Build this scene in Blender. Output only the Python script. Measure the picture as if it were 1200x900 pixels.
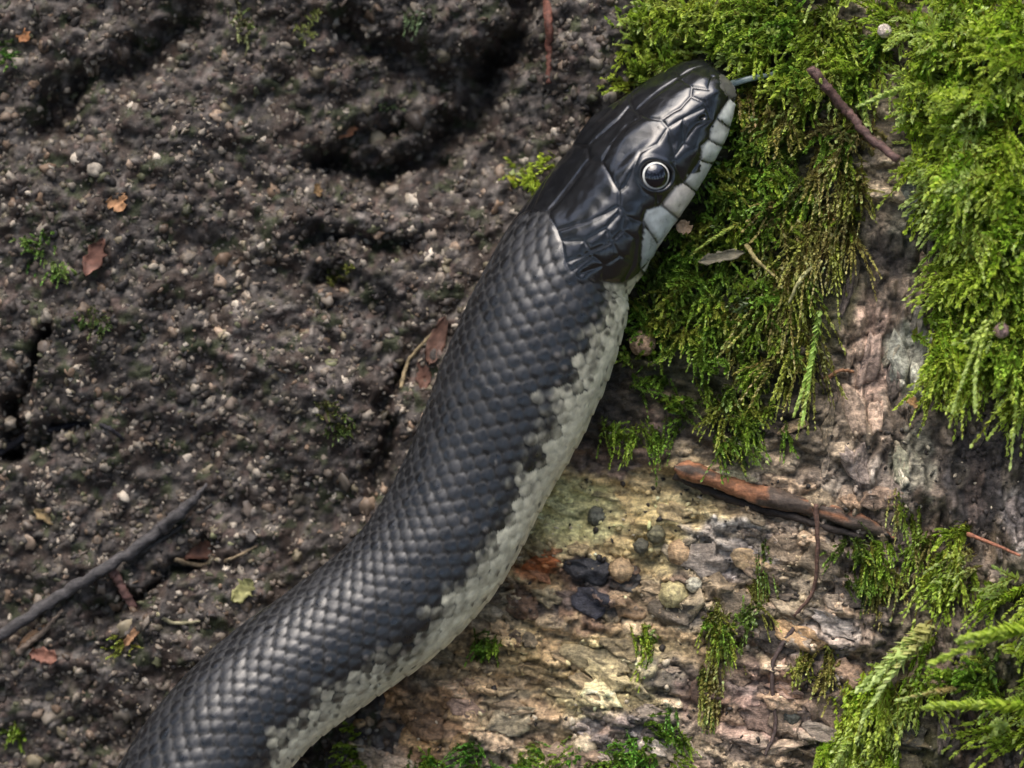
import bpy, math, random
import numpy as np
from mathutils import Vector

rng = np.random.default_rng(7)
random.seed(7)
sc = bpy.context.scene
COL = sc.collection
for o in list(bpy.data.objects):
    bpy.data.objects.remove(o)

# ------------------------------------------------------------------ camera, sky, sun, exposure
S = 0.000125                 # metres per photo pixel in the plane of the subject (frame is 15 cm wide)
D = 4400.0                   # camera distance from that plane, in the same pixels (0.55 m)
PITCH = math.radians(30)     # the camera looks down on a steep bank
ORIGIN = np.array([0.0, 0.0, 0.235])
RT = np.array([1.0, 0.0, 0.0])
UP = np.array([0.0, math.sin(PITCH), math.cos(PITCH)])
BK = np.array([0.0, -math.cos(PITCH), math.sin(PITCH)])   # towards the camera

cam = bpy.data.cameras.new("camera")
cam_o = bpy.data.objects.new("camera", cam)
COL.objects.link(cam_o)
cam_o.location = Vector(ORIGIN + BK * D * S)
cam_o.rotation_euler = (math.pi / 2 - PITCH, 0, 0)
cam.sensor_width = 36
cam.lens = 36 * D / 1200
cam.clip_start = 0.01
cam.clip_end = 500
cam.dof.use_dof = True
cam.dof.focus_distance = (D - 110) * S
cam.dof.aperture_fstop = 11
sc.camera = cam_o

SUN_LOCAL = np.array([-0.16, 0.86, 0.48])
sd = SUN_LOCAL[0] * RT + SUN_LOCAL[1] * UP + SUN_LOCAL[2] * BK
sd /= np.linalg.norm(sd)
world = bpy.data.worlds.new("World")
sc.world = world
world.use_nodes = True
wn = world.node_tree
wn.nodes.clear()
w_out = wn.nodes.new("ShaderNodeOutputWorld")
w_bg = wn.nodes.new("ShaderNodeBackground")
w_sky = wn.nodes.new("ShaderNodeTexSky")
w_sky.sky_type = 'NISHITA'
w_sky.sun_disc = False
w_sky.sun_elevation = math.asin(sd[2])
w_sky.sun_rotation = math.atan2(sd[0], sd[1])
w_sky.air_density = 1.0
w_sky.dust_density = 4.0
w_bg.inputs[1].default_value = 0.15
wn.links.new(w_sky.outputs[0], w_bg.inputs[0])
wn.links.new(w_bg.outputs[0], w_out.inputs[0])
sun = bpy.data.lights.new("sun", 'SUN')
sun.energy = 1.2
sun.angle = math.radians(55)
sun.color = (1.0, 0.95, 0.86)
sun_o = bpy.data.objects.new("sun", sun)
COL.objects.link(sun_o)
sun_o.location = (0, -1, 2)
sun_o.rotation_euler = Vector(sd).to_track_quat('Z', 'Y').to_euler()
sc.view_settings.view_transform = 'Standard'
sc.view_settings.look = 'None'
sc.view_settings.gamma = 1
sc.view_settings.use_curve_mapping = False
sc.view_settings.exposure = 1.4
sc.render.engine = 'CYCLES'
sc.render.resolution_x = 1024
sc.render.resolution_y = 768

# ------------------------------------------------------------------ helpers: coordinates, noise
# local coordinates: x right and y down in photo pixels on the subject plane, d towards the camera
def W(p):
    p = np.asarray(p, float)
    return (ORIGIN + ((p[:, 0:1] - 600) * S) * RT + ((450 - p[:, 1:2]) * S) * UP + (p[:, 2:3] * S) * BK)

def unpix(px, py, d):
    k = (D - d) / D
    return 600 + (np.asarray(px, float) - 600) * k, 450 + (np.asarray(py, float) - 450) * k

def hash2(ix, iy, seed):
    h = (ix.astype(np.int64) * 374761393 + iy.astype(np.int64) * 668265263 + seed * 1442695041) & 0xffffffff
    h = ((h ^ (h >> 13)) * 1274126177) & 0xffffffff
    h = ((h ^ (h >> 16)) * 2246822519) & 0xffffffff
    return ((h ^ (h >> 15)) & 0xffffff) / float(0xffffff)

def noise(x, y, seed=0):
    x = np.asarray(x, float); y = np.asarray(y, float)
    ix = np.floor(x); iy = np.floor(y)
    fx = x - ix; fy = y - iy
    ix = ix.astype(np.int64); iy = iy.astype(np.int64)
    ux = fx * fx * fx * (fx * (fx * 6 - 15) + 10); uy = fy * fy * fy * (fy * (fy * 6 - 15) + 10)
    def g(a, b):
        t = hash2(ix + a, iy + b, seed) * 2 * math.pi
        return np.cos(t) * (fx - a) + np.sin(t) * (fy - b)
    return ((g(0, 0) * (1 - ux) + g(1, 0) * ux) * (1 - uy) + (g(0, 1) * (1 - ux) + g(1, 1) * ux) * uy) * 1.5

def fbm(x, y, seed=0, oct=4, gain=0.5):
    a = 1.0; f = 1.0; r = 0.0
    for k in range(oct):
        r = r + a * noise(x * f, y * f, seed + 17 * k)
        a *= gain; f *= 2.03
    return r

def worley(x, y, seed=0, jit=0.9):
    """nearest and second-nearest feature distance and a random number per cell"""
    x = np.asarray(x, float); y = np.asarray(y, float)
    ix = np.floor(x).astype(np.int64); iy = np.floor(y).astype(np.int64)
    f1 = np.full(x.shape, 9.0); f2 = np.full(x.shape, 9.0); cid = np.zeros(x.shape)
    for a in (-1, 0, 1):
        for b in (-1, 0, 1):
            cx, cy = ix + a, iy + b
            dx = cx + 0.5 + jit * (hash2(cx, cy, seed) - 0.5) - x; dy = cy + 0.5 + jit * (hash2(cx, cy, seed + 1) - 0.5) - y
            q = np.hypot(dx, dy)
            near = q < f1
            f2 = np.where(near, f1, np.minimum(f2, q))
            cid = np.where(near, hash2(cx, cy, seed + 2), cid)
            f1 = np.where(near, q, f1)
    return f1, f2, cid

def sstep(a, b, x):
    t = np.clip((x - a) / (b - a), 0, 1)
    return t * t * (3 - 2 * t)

def seg_dist(x, y, pts):
    best = np.full(np.shape(x), 1e9)
    for (x0, y0), (x1, y1) in zip(pts[:-1], pts[1:]):
        dx, dy = x1 - x0, y1 - y0
        t = np.clip(((x - x0) * dx + (y - y0) * dy) / (dx * dx + dy * dy + 1e-9), 0, 1)
        best = np.minimum(best, np.hypot(x - x0 - t * dx, y - y0 - t * dy))
    return best

def in_poly(x, y, poly):
    r = np.zeros(np.shape(x), bool)
    n = len(poly)
    for i in range(n):
        x0, y0 = poly[i]; x1, y1 = poly[(i + 1) % n]
        if y0 == y1:
            continue
        c = ((y0 > y) != (y1 > y)) & (x < (x1 - x0) * (y - y0) / (y1 - y0) + x0)
        r ^= c
    return r

def catmull(P, n):
    P = np.asarray(P, float)
    Q = np.vstack([2 * P[0] - P[1], P, 2 * P[-1] - P[-2]])
    out = []
    for i in range(1, len(Q) - 2):
        t = np.linspace(0, 1, n, endpoint=False)[:, None]
        p0, p1, p2, p3 = Q[i - 1], Q[i], Q[i + 1], Q[i + 2]
        out.append(0.5 * (2 * p1 + (p2 - p0) * t + (2 * p0 - 5 * p1 + 4 * p2 - p3) * t * t + (3 * p1 - p0 - 3 * p2 + p3) * t ** 3))
    out.append(Q[-2][None])
    return np.vstack(out)

# ------------------------------------------------------------------ helpers: objects
def tag(o, label=None, cat=None, group=None, kind=None):
    if label: o["label"] = label
    if cat: o["category"] = cat
    if group: o["group"] = group
    if kind: o["kind"] = kind
    return o

def mesh_data(name, V, F, mat, col=None, smooth=True):
    """V world-space Nx3, F int array (M x 3 or M x 4); returns mesh with its origin at the centroid, and that centroid"""
    V = np.asarray(V, float)
    c = (V.min(0) + V.max(0)) / 2
    me = bpy.data.meshes.new(name)
    F = np.asarray(F, np.int32)
    k = F.shape[1]
    me.vertices.add(len(V))
    me.vertices.foreach_set("co", (V - c).astype(np.float32).ravel())
    me.loops.add(F.size)
    me.loops.foreach_set("vertex_index", F.ravel())
    me.polygons.add(len(F))
    me.polygons.foreach_set("loop_start", np.arange(0, F.size, k, dtype=np.int32))
    me.polygons.foreach_set("loop_total", np.full(len(F), k, np.int32))
    me.polygons.foreach_set("use_smooth", np.full(len(F), smooth, bool))
    me.update(calc_edges=True)
    me.validate()
    if col is not None:
        col = np.asarray(col, float)
        if col.shape[1] == 3:
            col = np.hstack([col, np.ones((len(col), 1))])
        a = me.attributes.new("Col", 'FLOAT_COLOR', 'POINT')
        a.data.foreach_set("color", col.astype(np.float32).ravel())
    me.materials.append(mat)
    return me, c

def link(name, me, loc, parent=None):
    o = bpy.data.objects.new(name, me)
    COL.objects.link(o)
    if parent is not None:
        o.parent = parent
        base = Vector((0, 0, 0))
        q = parent
        while q is not None:
            base += q.location
            q = q.parent
        o.location = Vector(loc) - base
    else:
        o.location = Vector(loc)
    return o

def obj(name, V, F, mat, col=None, parent=None, smooth=True):
    me, c = mesh_data(name, V, F, mat, col, smooth)
    return link(name, me, c, parent)

def empty(name, local):
    o = bpy.data.objects.new(name, None)
    COL.objects.link(o)
    o.location = Vector(W(np.array([local]))[0])
    o.empty_display_size = 0.005
    return o

def grid_faces(nr, nc, wrap=False):
    i = np.arange(nr - 1)[:, None]; j = np.arange(nc if wrap else nc - 1)[None]
    a = i * nc + j; b = i * nc + (j + 1) % nc
    return np.stack([a, b, b + nc, a + nc], -1).reshape(-1, 4)

def tube_arrays(pts, rad, sides=8, rough=0.0, seed=0, flat=1.0):
    """pts local Nx3 (x, y, d); rad N; closed with tapered ends; returns local verts and quads"""
    pts = np.asarray(pts, float); rad = np.asarray(rad, float)
    T = np.gradient(pts, axis=0); T /= np.linalg.norm(T, axis=1)[:, None] + 1e-9
    ref = np.array([0.0, 0.0, 1.0])
    A = np.cross(T, ref); A /= np.linalg.norm(A, axis=1)[:, None] + 1e-9
    B = np.cross(A, T)
    pts = np.vstack([pts[:1], pts, pts[-1:]]); A = np.vstack([A[:1], A, A[-1:]]); B = np.vstack([B[:1], B, B[-1:]])
    rad = np.concatenate([[rad[0] * 0.02], rad, [rad[-1] * 0.02]])
    th = np.linspace(0, 2 * math.pi, sides, endpoint=False)
    n = len(pts)
    r = np.repeat(rad[:, None], sides, 1)
    if rough:
        ii, jj = np.meshgrid(np.arange(n), np.arange(sides), indexing='ij')
        r = r * (1 + rough * (noise(ii * 0.37 + seed, jj * 0.9, seed) + 0.6 * (hash2(ii, jj, seed) - 0.5)))
    V = pts[:, None] + A[:, None] * (np.cos(th)[None, :, None] * r[..., None]) + B[:, None] * (np.sin(th)[None, :, None] * r[..., None] * flat)
    return V.reshape(-1, 3), grid_faces(n, sides, True)

# ------------------------------------------------------------------ materials
def nodes(name):
    m = bpy.data.materials.new(name)
    m.use_nodes = True
    nt = m.node_tree
    return m, nt, nt.nodes["Principled BSDF"]

def surf_mat(name, rough=0.7, grain=1500, amount=0.35, bump=0.25, bump_dist=0.0002, spec=0.4, objcol=False, rough_var=0.2, second=6000):
    """albedo from the mesh's own colour (or the object's colour), broken up by two noises"""
    m, nt, p = nodes(name)
    N = nt.nodes.new; L = nt.links.new
    if objcol:
        src = N("ShaderNodeObjectInfo").outputs["Color"]
    else:
        at = N("ShaderNodeAttribute"); at.attribute_name = "Col"; src = at.outputs["Color"]
    tc = N("ShaderNodeTexCoord")
    n1 = N("ShaderNodeTexNoise"); n1.inputs["Scale"].default_value = grain; n1.inputs["Detail"].default_value = 5; n1.inputs["Roughness"].default_value = 0.65
    n2 = N("ShaderNodeTexNoise"); n2.inputs["Scale"].default_value = second; n2.inputs["Detail"].default_value = 3
    L(tc.outputs["Object"], n1.inputs["Vector"]); L(tc.outputs["Object"], n2.inputs["Vector"])
    mr = N("ShaderNodeMapRange"); mr.inputs["From Min"].default_value = 0.3; mr.inputs["From Max"].default_value = 0.7
    mr.inputs["To Min"].default_value = 1 - amount; mr.inputs["To Max"].default_value = 1 + amount
    L(n1.outputs["Fac"], mr.inputs["Value"])
    mx = N("ShaderNodeMix"); mx.data_type = 'RGBA'; mx.blend_type = 'MULTIPLY'; mx.inputs["Factor"].default_value = 1
    L(src, mx.inputs["A"]); L(mr.outputs["Result"], mx.inputs["B"])
    L(mx.outputs["Result"], p.inputs["Base Color"])
    mr2 = N("ShaderNodeMapRange"); mr2.inputs["From Min"].default_value = 0.35; mr2.inputs["From Max"].default_value = 0.65
    mr2.inputs["To Min"].default_value = rough - rough_var; mr2.inputs["To Max"].default_value = min(1, rough + rough_var)
    L(n2.outputs["Fac"], mr2.inputs["Value"]); L(mr2.outputs["Result"], p.inputs["Roughness"])
    p.inputs["Specular IOR Level"].default_value = spec
    ad = N("ShaderNodeMath"); ad.operation = 'ADD'
    L(n1.outputs["Fac"], ad.inputs[0]); L(n2.outputs["Fac"], ad.inputs[1])
    b = N("ShaderNodeBump"); b.inputs["Strength"].default_value = bump; b.inputs["Distance"].default_value = bump_dist
    L(ad.outputs[0], b.inputs["Height"]); L(b.outputs["Normal"], p.inputs["Normal"])
    return m

M_BANK = surf_mat("weathered_rock", 0.75, 900, 0.5, 0.5, 0.0004, second=3500)
M_GRAIN = surf_mat("rock_grain", 0.6, 2500, 0.35, 0.3, 0.00015, 0.45)
M_GRAINO = surf_mat("rock_grain_single", 0.6, 2500, 0.35, 0.3, 0.00015, 0.45, objcol=True)
M_WOOD = surf_mat("damp_wood", 0.58, 1600, 0.6, 0.6, 0.0004, 0.45, second=4500)
def add_fibres(m, scale, amount):
    nt = m.node_tree; N = nt.nodes.new; L = nt.links.new
    p = nt.nodes["Principled BSDF"]
    tc = N("ShaderNodeTexCoord"); mp = N("ShaderNodeMapping")
    mp.inputs["Scale"].default_value = scale
    mp.inputs["Rotation"].default_value = (0, math.radians(14), 0)
    nz = N("ShaderNodeTexNoise"); nz.inputs["Scale"].default_value = 1.0; nz.inputs["Detail"].default_value = 6; nz.inputs["Roughness"].default_value = 0.7; nz.inputs["Distortion"].default_value = 0.6
    L(tc.outputs["Object"], mp.inputs["Vector"]); L(mp.outputs["Vector"], nz.inputs["Vector"])
    mr = N("ShaderNodeMapRange"); mr.inputs["From Min"].default_value = 0.32; mr.inputs["From Max"].default_value = 0.68
    mr.inputs["To Min"].default_value = 1 - amount; mr.inputs["To Max"].default_value = 1 + amount
    L(nz.outputs["Fac"], mr.inputs["Value"])
    mx = N("ShaderNodeMix"); mx.data_type = 'RGBA'; mx.blend_type = 'MULTIPLY'; mx.inputs["Factor"].default_value = 1
    old = p.inputs["Base Color"].links[0].from_socket
    L(old, mx.inputs["A"]); L(mr.outputs["Result"], mx.inputs["B"]); L(mx.outputs["Result"], p.inputs["Base Color"])
    b = N("ShaderNodeBump"); b.inputs["Strength"].default_value = 0.5; b.inputs["Distance"].default_value = 0.0004
    L(nz.outputs["Fac"], b.inputs["Height"]); L(p.inputs["Normal"].links[0].from_socket, b.inputs["Normal"]); L(b.outputs["Normal"], p.inputs["Normal"])
add_fibres(M_WOOD, (260, 1500, 1500), 0.55)
M_TWIG = surf_mat("twig_bark", 0.65, 1800, 0.45, 0.4, 0.0003, 0.4)
add_fibres(M_TWIG, (350, 1600, 1600), 0.45)
M_SOIL = surf_mat("forest_soil", 0.9, 60, 0.4, 0.4, 0.01, 0.2, second=300)
M_LITTER = surf_mat("dead_leaf", 0.6, 900, 0.3, 0.3, 0.0002, 0.35)

def skin_mat():
    m, nt, p = nodes("snake_skin")
    N = nt.nodes.new; L = nt.links.new
    at = N("ShaderNodeAttribute"); at.attribute_name = "Col"
    tc = N("ShaderNodeTexCoord")
    n1 = N("ShaderNodeTexNoise"); n1.inputs["Scale"].default_value = 700; n1.inputs["Detail"].default_value = 6; n1.inputs["Roughness"].default_value = 0.6
    L(tc.outputs["Object"], n1.inputs["Vector"])
    mr = N("ShaderNodeMapRange"); mr.inputs["From Min"].default_value = 0.3; mr.inputs["From Max"].default_value = 0.7
    mr.inputs["To Min"].default_value = 0.7; mr.inputs["To Max"].default_value = 1.3
    L(n1.outputs["Fac"], mr.inputs["Value"])
    mx = N("ShaderNodeMix"); mx.data_type = 'RGBA'; mx.blend_type = 'MULTIPLY'; mx.inputs["Factor"].default_value = 1
    L(at.outputs["Color"], mx.inputs["A"]); L(mr.outputs["Result"], mx.inputs["B"])
    L(mx.outputs["Result"], p.inputs["Base Color"])
    mu = N("ShaderNodeMath"); mu.operation = 'MULTIPLY'
    L(at.outputs["Alpha"], mu.inputs[0]); L(mr.outputs["Result"], mu.inputs[1])
    L(mu.outputs[0], p.inputs["Roughness"])
    p.inputs["Specular IOR Level"].default_value = 0.75
    n2 = N("ShaderNodeTexNoise"); n2.inputs["Scale"].default_value = 5000; n2.inputs["Detail"].default_value = 3
    L(tc.outputs["Object"], n2.inputs["Vector"])
    b = N("ShaderNodeBump"); b.inputs["Strength"].default_value = 0.12; b.inputs["Distance"].default_value = 0.0001
    L(n2.outputs["Fac"], b.inputs["Height"]); L(b.outputs["Normal"], p.inputs["Normal"])
    return m
M_SKIN = skin_mat()

def moss_mat():
    m, nt, p = nodes("moss_leaf")
    N = nt.nodes.new; L = nt.links.new
    at = N("ShaderNodeAttribute"); at.attribute_name = "Col"
    L(at.outputs["Color"], p.inputs["Base Color"])
    p.inputs["Roughness"].default_value = 0.33
    p.inputs["Specular IOR Level"].default_value = 0.45
    tr = N("ShaderNodeBsdfTranslucent"); L(at.outputs["Color"], tr.inputs["Color"])
    mix = N("ShaderNodeMixShader"); mix.inputs[0].default_value = 0.45
    L(p.outputs[0], mix.inputs[1]); L(tr.outputs[0], mix.inputs[2])
    L(mix.outputs[0], nt.nodes["Material Output"].inputs["Surface"])
    return m
M_MOSS = moss_mat()

def plain(name, color, rough, spec=0.5, coat=0.0):
    m, nt, p = nodes(name)
    N = nt.nodes.new; L = nt.links.new
    tc = N("ShaderNodeTexCoord"); n1 = N("ShaderNodeTexNoise"); n1.inputs["Scale"].default_value = 3000
    L(tc.outputs["Object"], n1.inputs["Vector"])
    r = N("ShaderNodeValToRGB")
    r.color_ramp.elements[0].position = 0.3; r.color_ramp.elements[1].position = 0.7
    r.color_ramp.elements[0].color = tuple(c * 0.8 for c in color) + (1,)
    r.color_ramp.elements[1].color = tuple(min(1, c * 1.2) for c in color) + (1,)
    L(n1.outputs["Fac"], r.inputs[0]); L(r.outputs[0], p.inputs["Base Color"])
    p.inputs["Roughness"].default_value = rough
    p.inputs["Specular IOR Level"].default_value = spec
    p.inputs["Coat Weight"].default_value = coat
    p.inputs["Coat Roughness"].default_value = 0.03
    return m
M_PUPIL = plain("pupil_black", (0.004, 0.004, 0.008), 0.05, 0.5, 0.6)
M_IRIS = plain("iris_silver", (0.62, 0.62, 0.58), 0.35)
M_TONGUE = plain("tongue_grey", (0.16, 0.21, 0.22), 0.35)

# ------------------------------------------------------------------ the lie of the land: bank and log as height functions
CREV = [([(640, -60), (612, 0), (590, 60), (555, 130), (500, 185), (440, 205), (385, 195)], 90, 21),
        ([(590, 60), (520, 95), (470, 70), (400, 40)], 50, 22),
        ([(375, 190), (410, 160), (470, 150)], 35, 12),
        ([(350, 282), (400, 276), (450, 290), (490, 280)], 30, 8),
        ([(215, 20), (160, 75), (85, 100), (60, 140)], 55, 20),
        ([(60, 385), (35, 430), (15, 500), (0, 530)], 60, 8),
        ([(-20, 535), (30, 515), (90, 500)], 45, 9),
        ([(240, 640), (180, 690), (120, 725)], 40, 10),
        ([(470, 440), (455, 500), (440, 560)], 40, 12),
        ([(380, 320), (400, 330)], 40, 10)]

def h_bank(x, y):
    x = np.asarray(x, float); y = np.asarray(y, float)
    wx = x + 16 * noise(x / 45, y / 45, 3) + 8 * noise(x / 14, y / 14, 5); wy = y + 16 * noise(x / 45, y / 45, 4) + 8 * noise(x / 14, y / 14, 6)
    h = 26 * fbm(x / 210, y / 210, 11, 4) + 11 * fbm(x / 34, y / 34, 21, 4)
    h += -30 * np.exp(-(((x - 500) / 150) ** 2 + ((y - 130) / 110) ** 2))
    h += 22 * np.exp(-(((x - 190) / 170) ** 2 + ((y - 210) / 90) ** 2))
    h += 18 * np.exp(-(((x - 260) / 260) ** 2 + ((y - 460) / 110) ** 2))
    h += 34 * np.exp(-(((x - 690) / 70) ** 2 + ((y - 60) / 140) ** 2))
    for pts, dep, wid in CREV:
        dd = seg_dist(wx, wy, pts)
        h -= dep * np.exp(-(dd / wid) ** 2)
    far = np.maximum(0, np.maximum(np.abs(x - 600) - 900, np.abs(y - 450) - 800))
    return h + far * 0.05 * noise(x / 500, y / 500, 77)

LOG_Y = [-2500, -100, 0, 60, 120, 180, 260, 350, 450, 550, 650, 750, 850, 900, 1000, 1150, 2400]
LOG_X = [900, 770, 745, 725, 708, 695, 680, 650, 606, 566, 520, 465, 395, 360, 290, 210, 60]
LEDGE = [(640, 545), (700, 518), (760, 540), (800, 548), (900, 590), (1000, 612), (1060, 650), (1085, 760), (1060, 960)]

def furrow(x, y):
    return sstep(930, 1010, x + 40 * noise(x / 60, y / 60, 41)) * sstep(230, 300, y)

def grain_xy(x, y):
    a = math.radians(14)
    return x * math.cos(a) + y * math.sin(a), -x * math.sin(a) + y * math.cos(a)

def crust(X, Y):
    """flaking layers: cells drawn out along the grain, with cracks between"""
    g1, g2 = grain_xy(X, Y)
    fu = furrow(X, Y) > 0.5
    a = np.where(fu, Y, g1); b = np.where(fu, X, g2)
    wa = a + 9 * noise(X / 20, Y / 20, 641); wb = b + 6 * noise(X / 20, Y / 20, 642)
    F1, F2, c1 = worley(wa / 44, wb / 17, 650)
    G1, G2, c2 = worley(wa / 17, wb / 8.5, 660)
    smooth_wood = np.exp(-(((X - 690) / 100) ** 2 + ((Y - 595) / 48) ** 4))
    return (F2 - F1), c1, (G2 - G1), c2, 1 - 0.8 * smooth_wood

def h_log(x, y):
    x = np.asarray(x, float); y = np.asarray(y, float)
    e = x - np.interp(y, LOG_Y, LOG_X)
    h = np.interp(e, [-400, -90, -25, 25, 110, 260, 450, 700, 1200, 1800], [-700, -190, -70, -2, 24, 52, 96, 120, 60, -300])
    inside = sstep(-30, 30, e)
    # thickness of the bark left above and right of the bared wood
    ly = np.interp(x, [p[0] for p in LEDGE[:7]], [p[1] for p in LEDGE[:7]])
    bare = sstep(-6, 10, y - ly + 10 * noise(x / 22, y / 22, 31)) * sstep(8, -8, x - np.interp(y, [600, 650, 760, 960], [1060, 1078, 1085, 1060]) + 14 * noise(x / 25, y / 25, 32))
    h += inside * (1 - bare) * 20
    # wood grain runs across and slightly down to the right
    a = math.radians(14); g1 = x * math.cos(a) + y * math.sin(a); g2 = -x * math.sin(a) + y * math.cos(a)
    rel = 9 * fbm(g1 / 95, g2 / 22, 51, 4) + 4 * fbm(g1 / 30, g2 / 9, 52, 3)
    stepk = fbm(g1 / 70, g2 / 30, 53, 2)
    rel += 5 * (sstep(-0.05, 0.03, stepk) + sstep(0.2, 0.27, stepk))
    fur = 16 * np.abs(fbm(x / 26 + 0.3 * noise(x / 60, y / 90, 55), y / 120, 54, 3)) - 10 + 8 * fbm(x / 70, y / 60, 56, 3)
    f = furrow(x, y) * (1 - bare)
    h += inside * (rel * (1 - f) + fur * f * 1.3)
    h += inside * 7 * fbm(x / 60, y / 60, 57, 3)
    e1, c1, e2, c2, amt = crust(x, y)
    h += inside * amt * (sstep(0.0, 0.25, e1) * (1 + 9 * c1) + sstep(0.0, 0.3, e2) * (1 + 4.0 * c2) - 4)
    return h

def h_any(x, y):
    return np.maximum(h_bank(x, y), h_log(x, y))

def normal_of(fn, x, y, e=3.0):
    hx = (fn(x + e, y) - fn(x - e, y)) / (2 * e); hy = (fn(x, y + e) - fn(x, y - e)) / (2 * e)
    n = np.stack([-hx, -hy, np.ones_like(hx)], -1)
    return n / np.linalg.norm(n, axis=-1, keepdims=True)

def land(px, py, fn):
    """photo pixel -> point on that surface"""
    px = np.asarray(px, float); py = np.asarray(py, float)
    d = fn(px, py)
    for _ in range(3):
        x, y = unpix(px, py, d)
        d = fn(x, y)
    return x, y, d

def axis_vals(lo, a, b, hi, fine, n_out):
    t = np.linspace(0, 1, n_out, endpoint=False) ** 1.0
    left = lo + (a - lo) * (1 - (1 - t) ** 2.2)
    mid = np.arange(a, b, fine)
    right = b + (hi - b) * np.linspace(0, 1, n_out) ** 2.2
    return np.concatenate([left, mid, right])

def blobs(x, y, col, items, seed):
    wx = x + 16 * noise(x / 30, y / 30, seed) + 7 * noise(x / 9, y / 9, seed + 1)
    wy = y + 16 * noise(x / 30, y / 30, seed + 2) + 7 * noise(x / 9, y / 9, seed + 3)
    for (cx, cy, rx, ry, c, k) in items:
        r = np.hypot((wx - cx) / rx, (wy - cy) / ry)
        m = (sstep(1.15, 0.75, r) * k)[..., None]
        col = col * (1 - m) + np.array(c) * m
    return col

# ------------------------------------------------------------------ setting: forest floor, rock bank
n = 60
gx = np.sinh(np.linspace(-5, 5, n)) * 2.0
X, Y = np.meshgrid(gx, gx)
Z = 0.0 + 0.02 * noise(X, Y, 5) + 0.004 * noise(X * 6, Y * 6, 6)
V = np.stack([X.ravel(), Y.ravel(), Z.ravel()], 1)
c = np.tile(np.array([[0.05, 0.038, 0.026]]), (n * n, 1)) * (1 + 0.4 * noise(X * 2, Y * 2, 8).ravel()[:, None])
tag(obj("forest_floor", V, grid_faces(n, n), M_SOIL, c), kind="structure")

xs = axis_vals(-1900, -90, 800, 2600, 3.4, 64)
ys = axis_vals(-1900, -90, 990, 2350, 3.4, 64)
X, Y = np.meshgrid(xs, ys)
H = h_bank(X, Y)
f1, f2, cid = worley(X / 9.5 + 0.4 * noise(X / 14, Y / 14, 67), Y / 8.5 + 0.4 * noise(X / 14, Y / 14, 68), 601)
H += 5.0 * (1 - np.clip(f1 / 0.75, 0, 1) ** 2) * (0.4 + 1.1 * cid) + 1.5 * noise(X / 6.5, Y / 6.5, 61)
col = np.ones(X.shape + (3,)) * np.array([0.052, 0.043, 0.037])
k = fbm(X / 120, Y / 120, 62, 4)
col *= (1 + 0.45 * k)[..., None]
gp = np.array([[0.075, 0.062, 0.053], [0.045, 0.038, 0.034], [0.12, 0.10, 0.088], [0.022, 0.018, 0.017], [0.085, 0.056, 0.045], [0.06, 0.052, 0.033], [0.17, 0.15, 0.13]])
gc = gp[np.minimum((((cid * 61) % 1.0) ** 1.2 * 7).astype(int), 6)]
col = col * 0.35 + gc * 0.65 * (1 + 0.45 * k)[..., None]
col *= 1.1 * (0.45 + 0.55 * sstep(0.0, 0.35, f2 - f1))[..., None]
k2 = sstep(0.1, 0.5, fbm(X / 45, Y / 45, 64, 3))[..., None]
col = col * (1 - k2) + np.array([0.034, 0.023, 0.017]) * k2
k3 = sstep(0.32, 0.55, fbm(X / 30, Y / 30, 66, 3))[..., None]
col = col * (1 - k3) + np.array([0.032, 0.036, 0.016]) * k3
V = W(np.stack([X.ravel(), Y.ravel(), H.ravel()], 1))
bank = obj("rock_bank", V, grid_faces(len(ys), len(xs))[:, ::-1], M_BANK, col.reshape(-1, 3))
tag(bank, "dark weathered granular rock bank behind the snake", None, kind="structure")

# ------------------------------------------------------------------ rock grains
def ico(sub):
    t = (1 + 5 ** 0.5) / 2
    V = [(-1, t, 0), (1, t, 0), (-1, -t, 0), (1, -t, 0), (0, -1, t), (0, 1, t), (0, -1, -t), (0, 1, -t), (t, 0, -1), (t, 0, 1), (-t, 0, -1), (-t, 0, 1)]
    F = [(0, 11, 5), (0, 5, 1), (0, 1, 7), (0, 7, 10), (0, 10, 11), (1, 5, 9), (5, 11, 4), (11, 10, 2), (10, 7, 6), (7, 1, 8),
         (3, 9, 4), (3, 4, 2), (3, 2, 6), (3, 6, 8), (3, 8, 9), (4, 9, 5), (2, 4, 11), (6, 2, 10), (8, 6, 7), (9, 8, 1)]
    V = [np.array(v, float) / np.linalg.norm(v) for v in V]
    for _ in range(sub):
        cache = {}; G = []
        def mid(a, b):
            key = (min(a, b), max(a, b))
            if key not in cache:
                m = V[a] + V[b]; V.append(m / np.linalg.norm(m)); cache[key] = len(V) - 1
            return cache[key]
        for a, b, c in F:
            ab, bc, ca = mid(a, b), mid(b, c), mid(c, a)
            G += [(a, ab, ca), (b, bc, ab), (c, ca, bc), (ab, bc, ca)]
        F = G
    return np.array(V), np.array(F)

def rot_random(n, r):
    q = r.normal(size=(n, 4)); q /= np.linalg.norm(q, axis=1)[:, None]
    w, x, y, z = q.T
    return np.stack([1 - 2 * (y * y + z * z), 2 * (x * y - w * z), 2 * (x * z + w * y),
                     2 * (x * y + w * z), 1 - 2 * (x * x + z * z), 2 * (y * z - w * x),
                     2 * (x * z - w * y), 2 * (y * z + w * x), 1 - 2 * (x * x + y * y)], 1).reshape(n, 3, 3)

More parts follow.
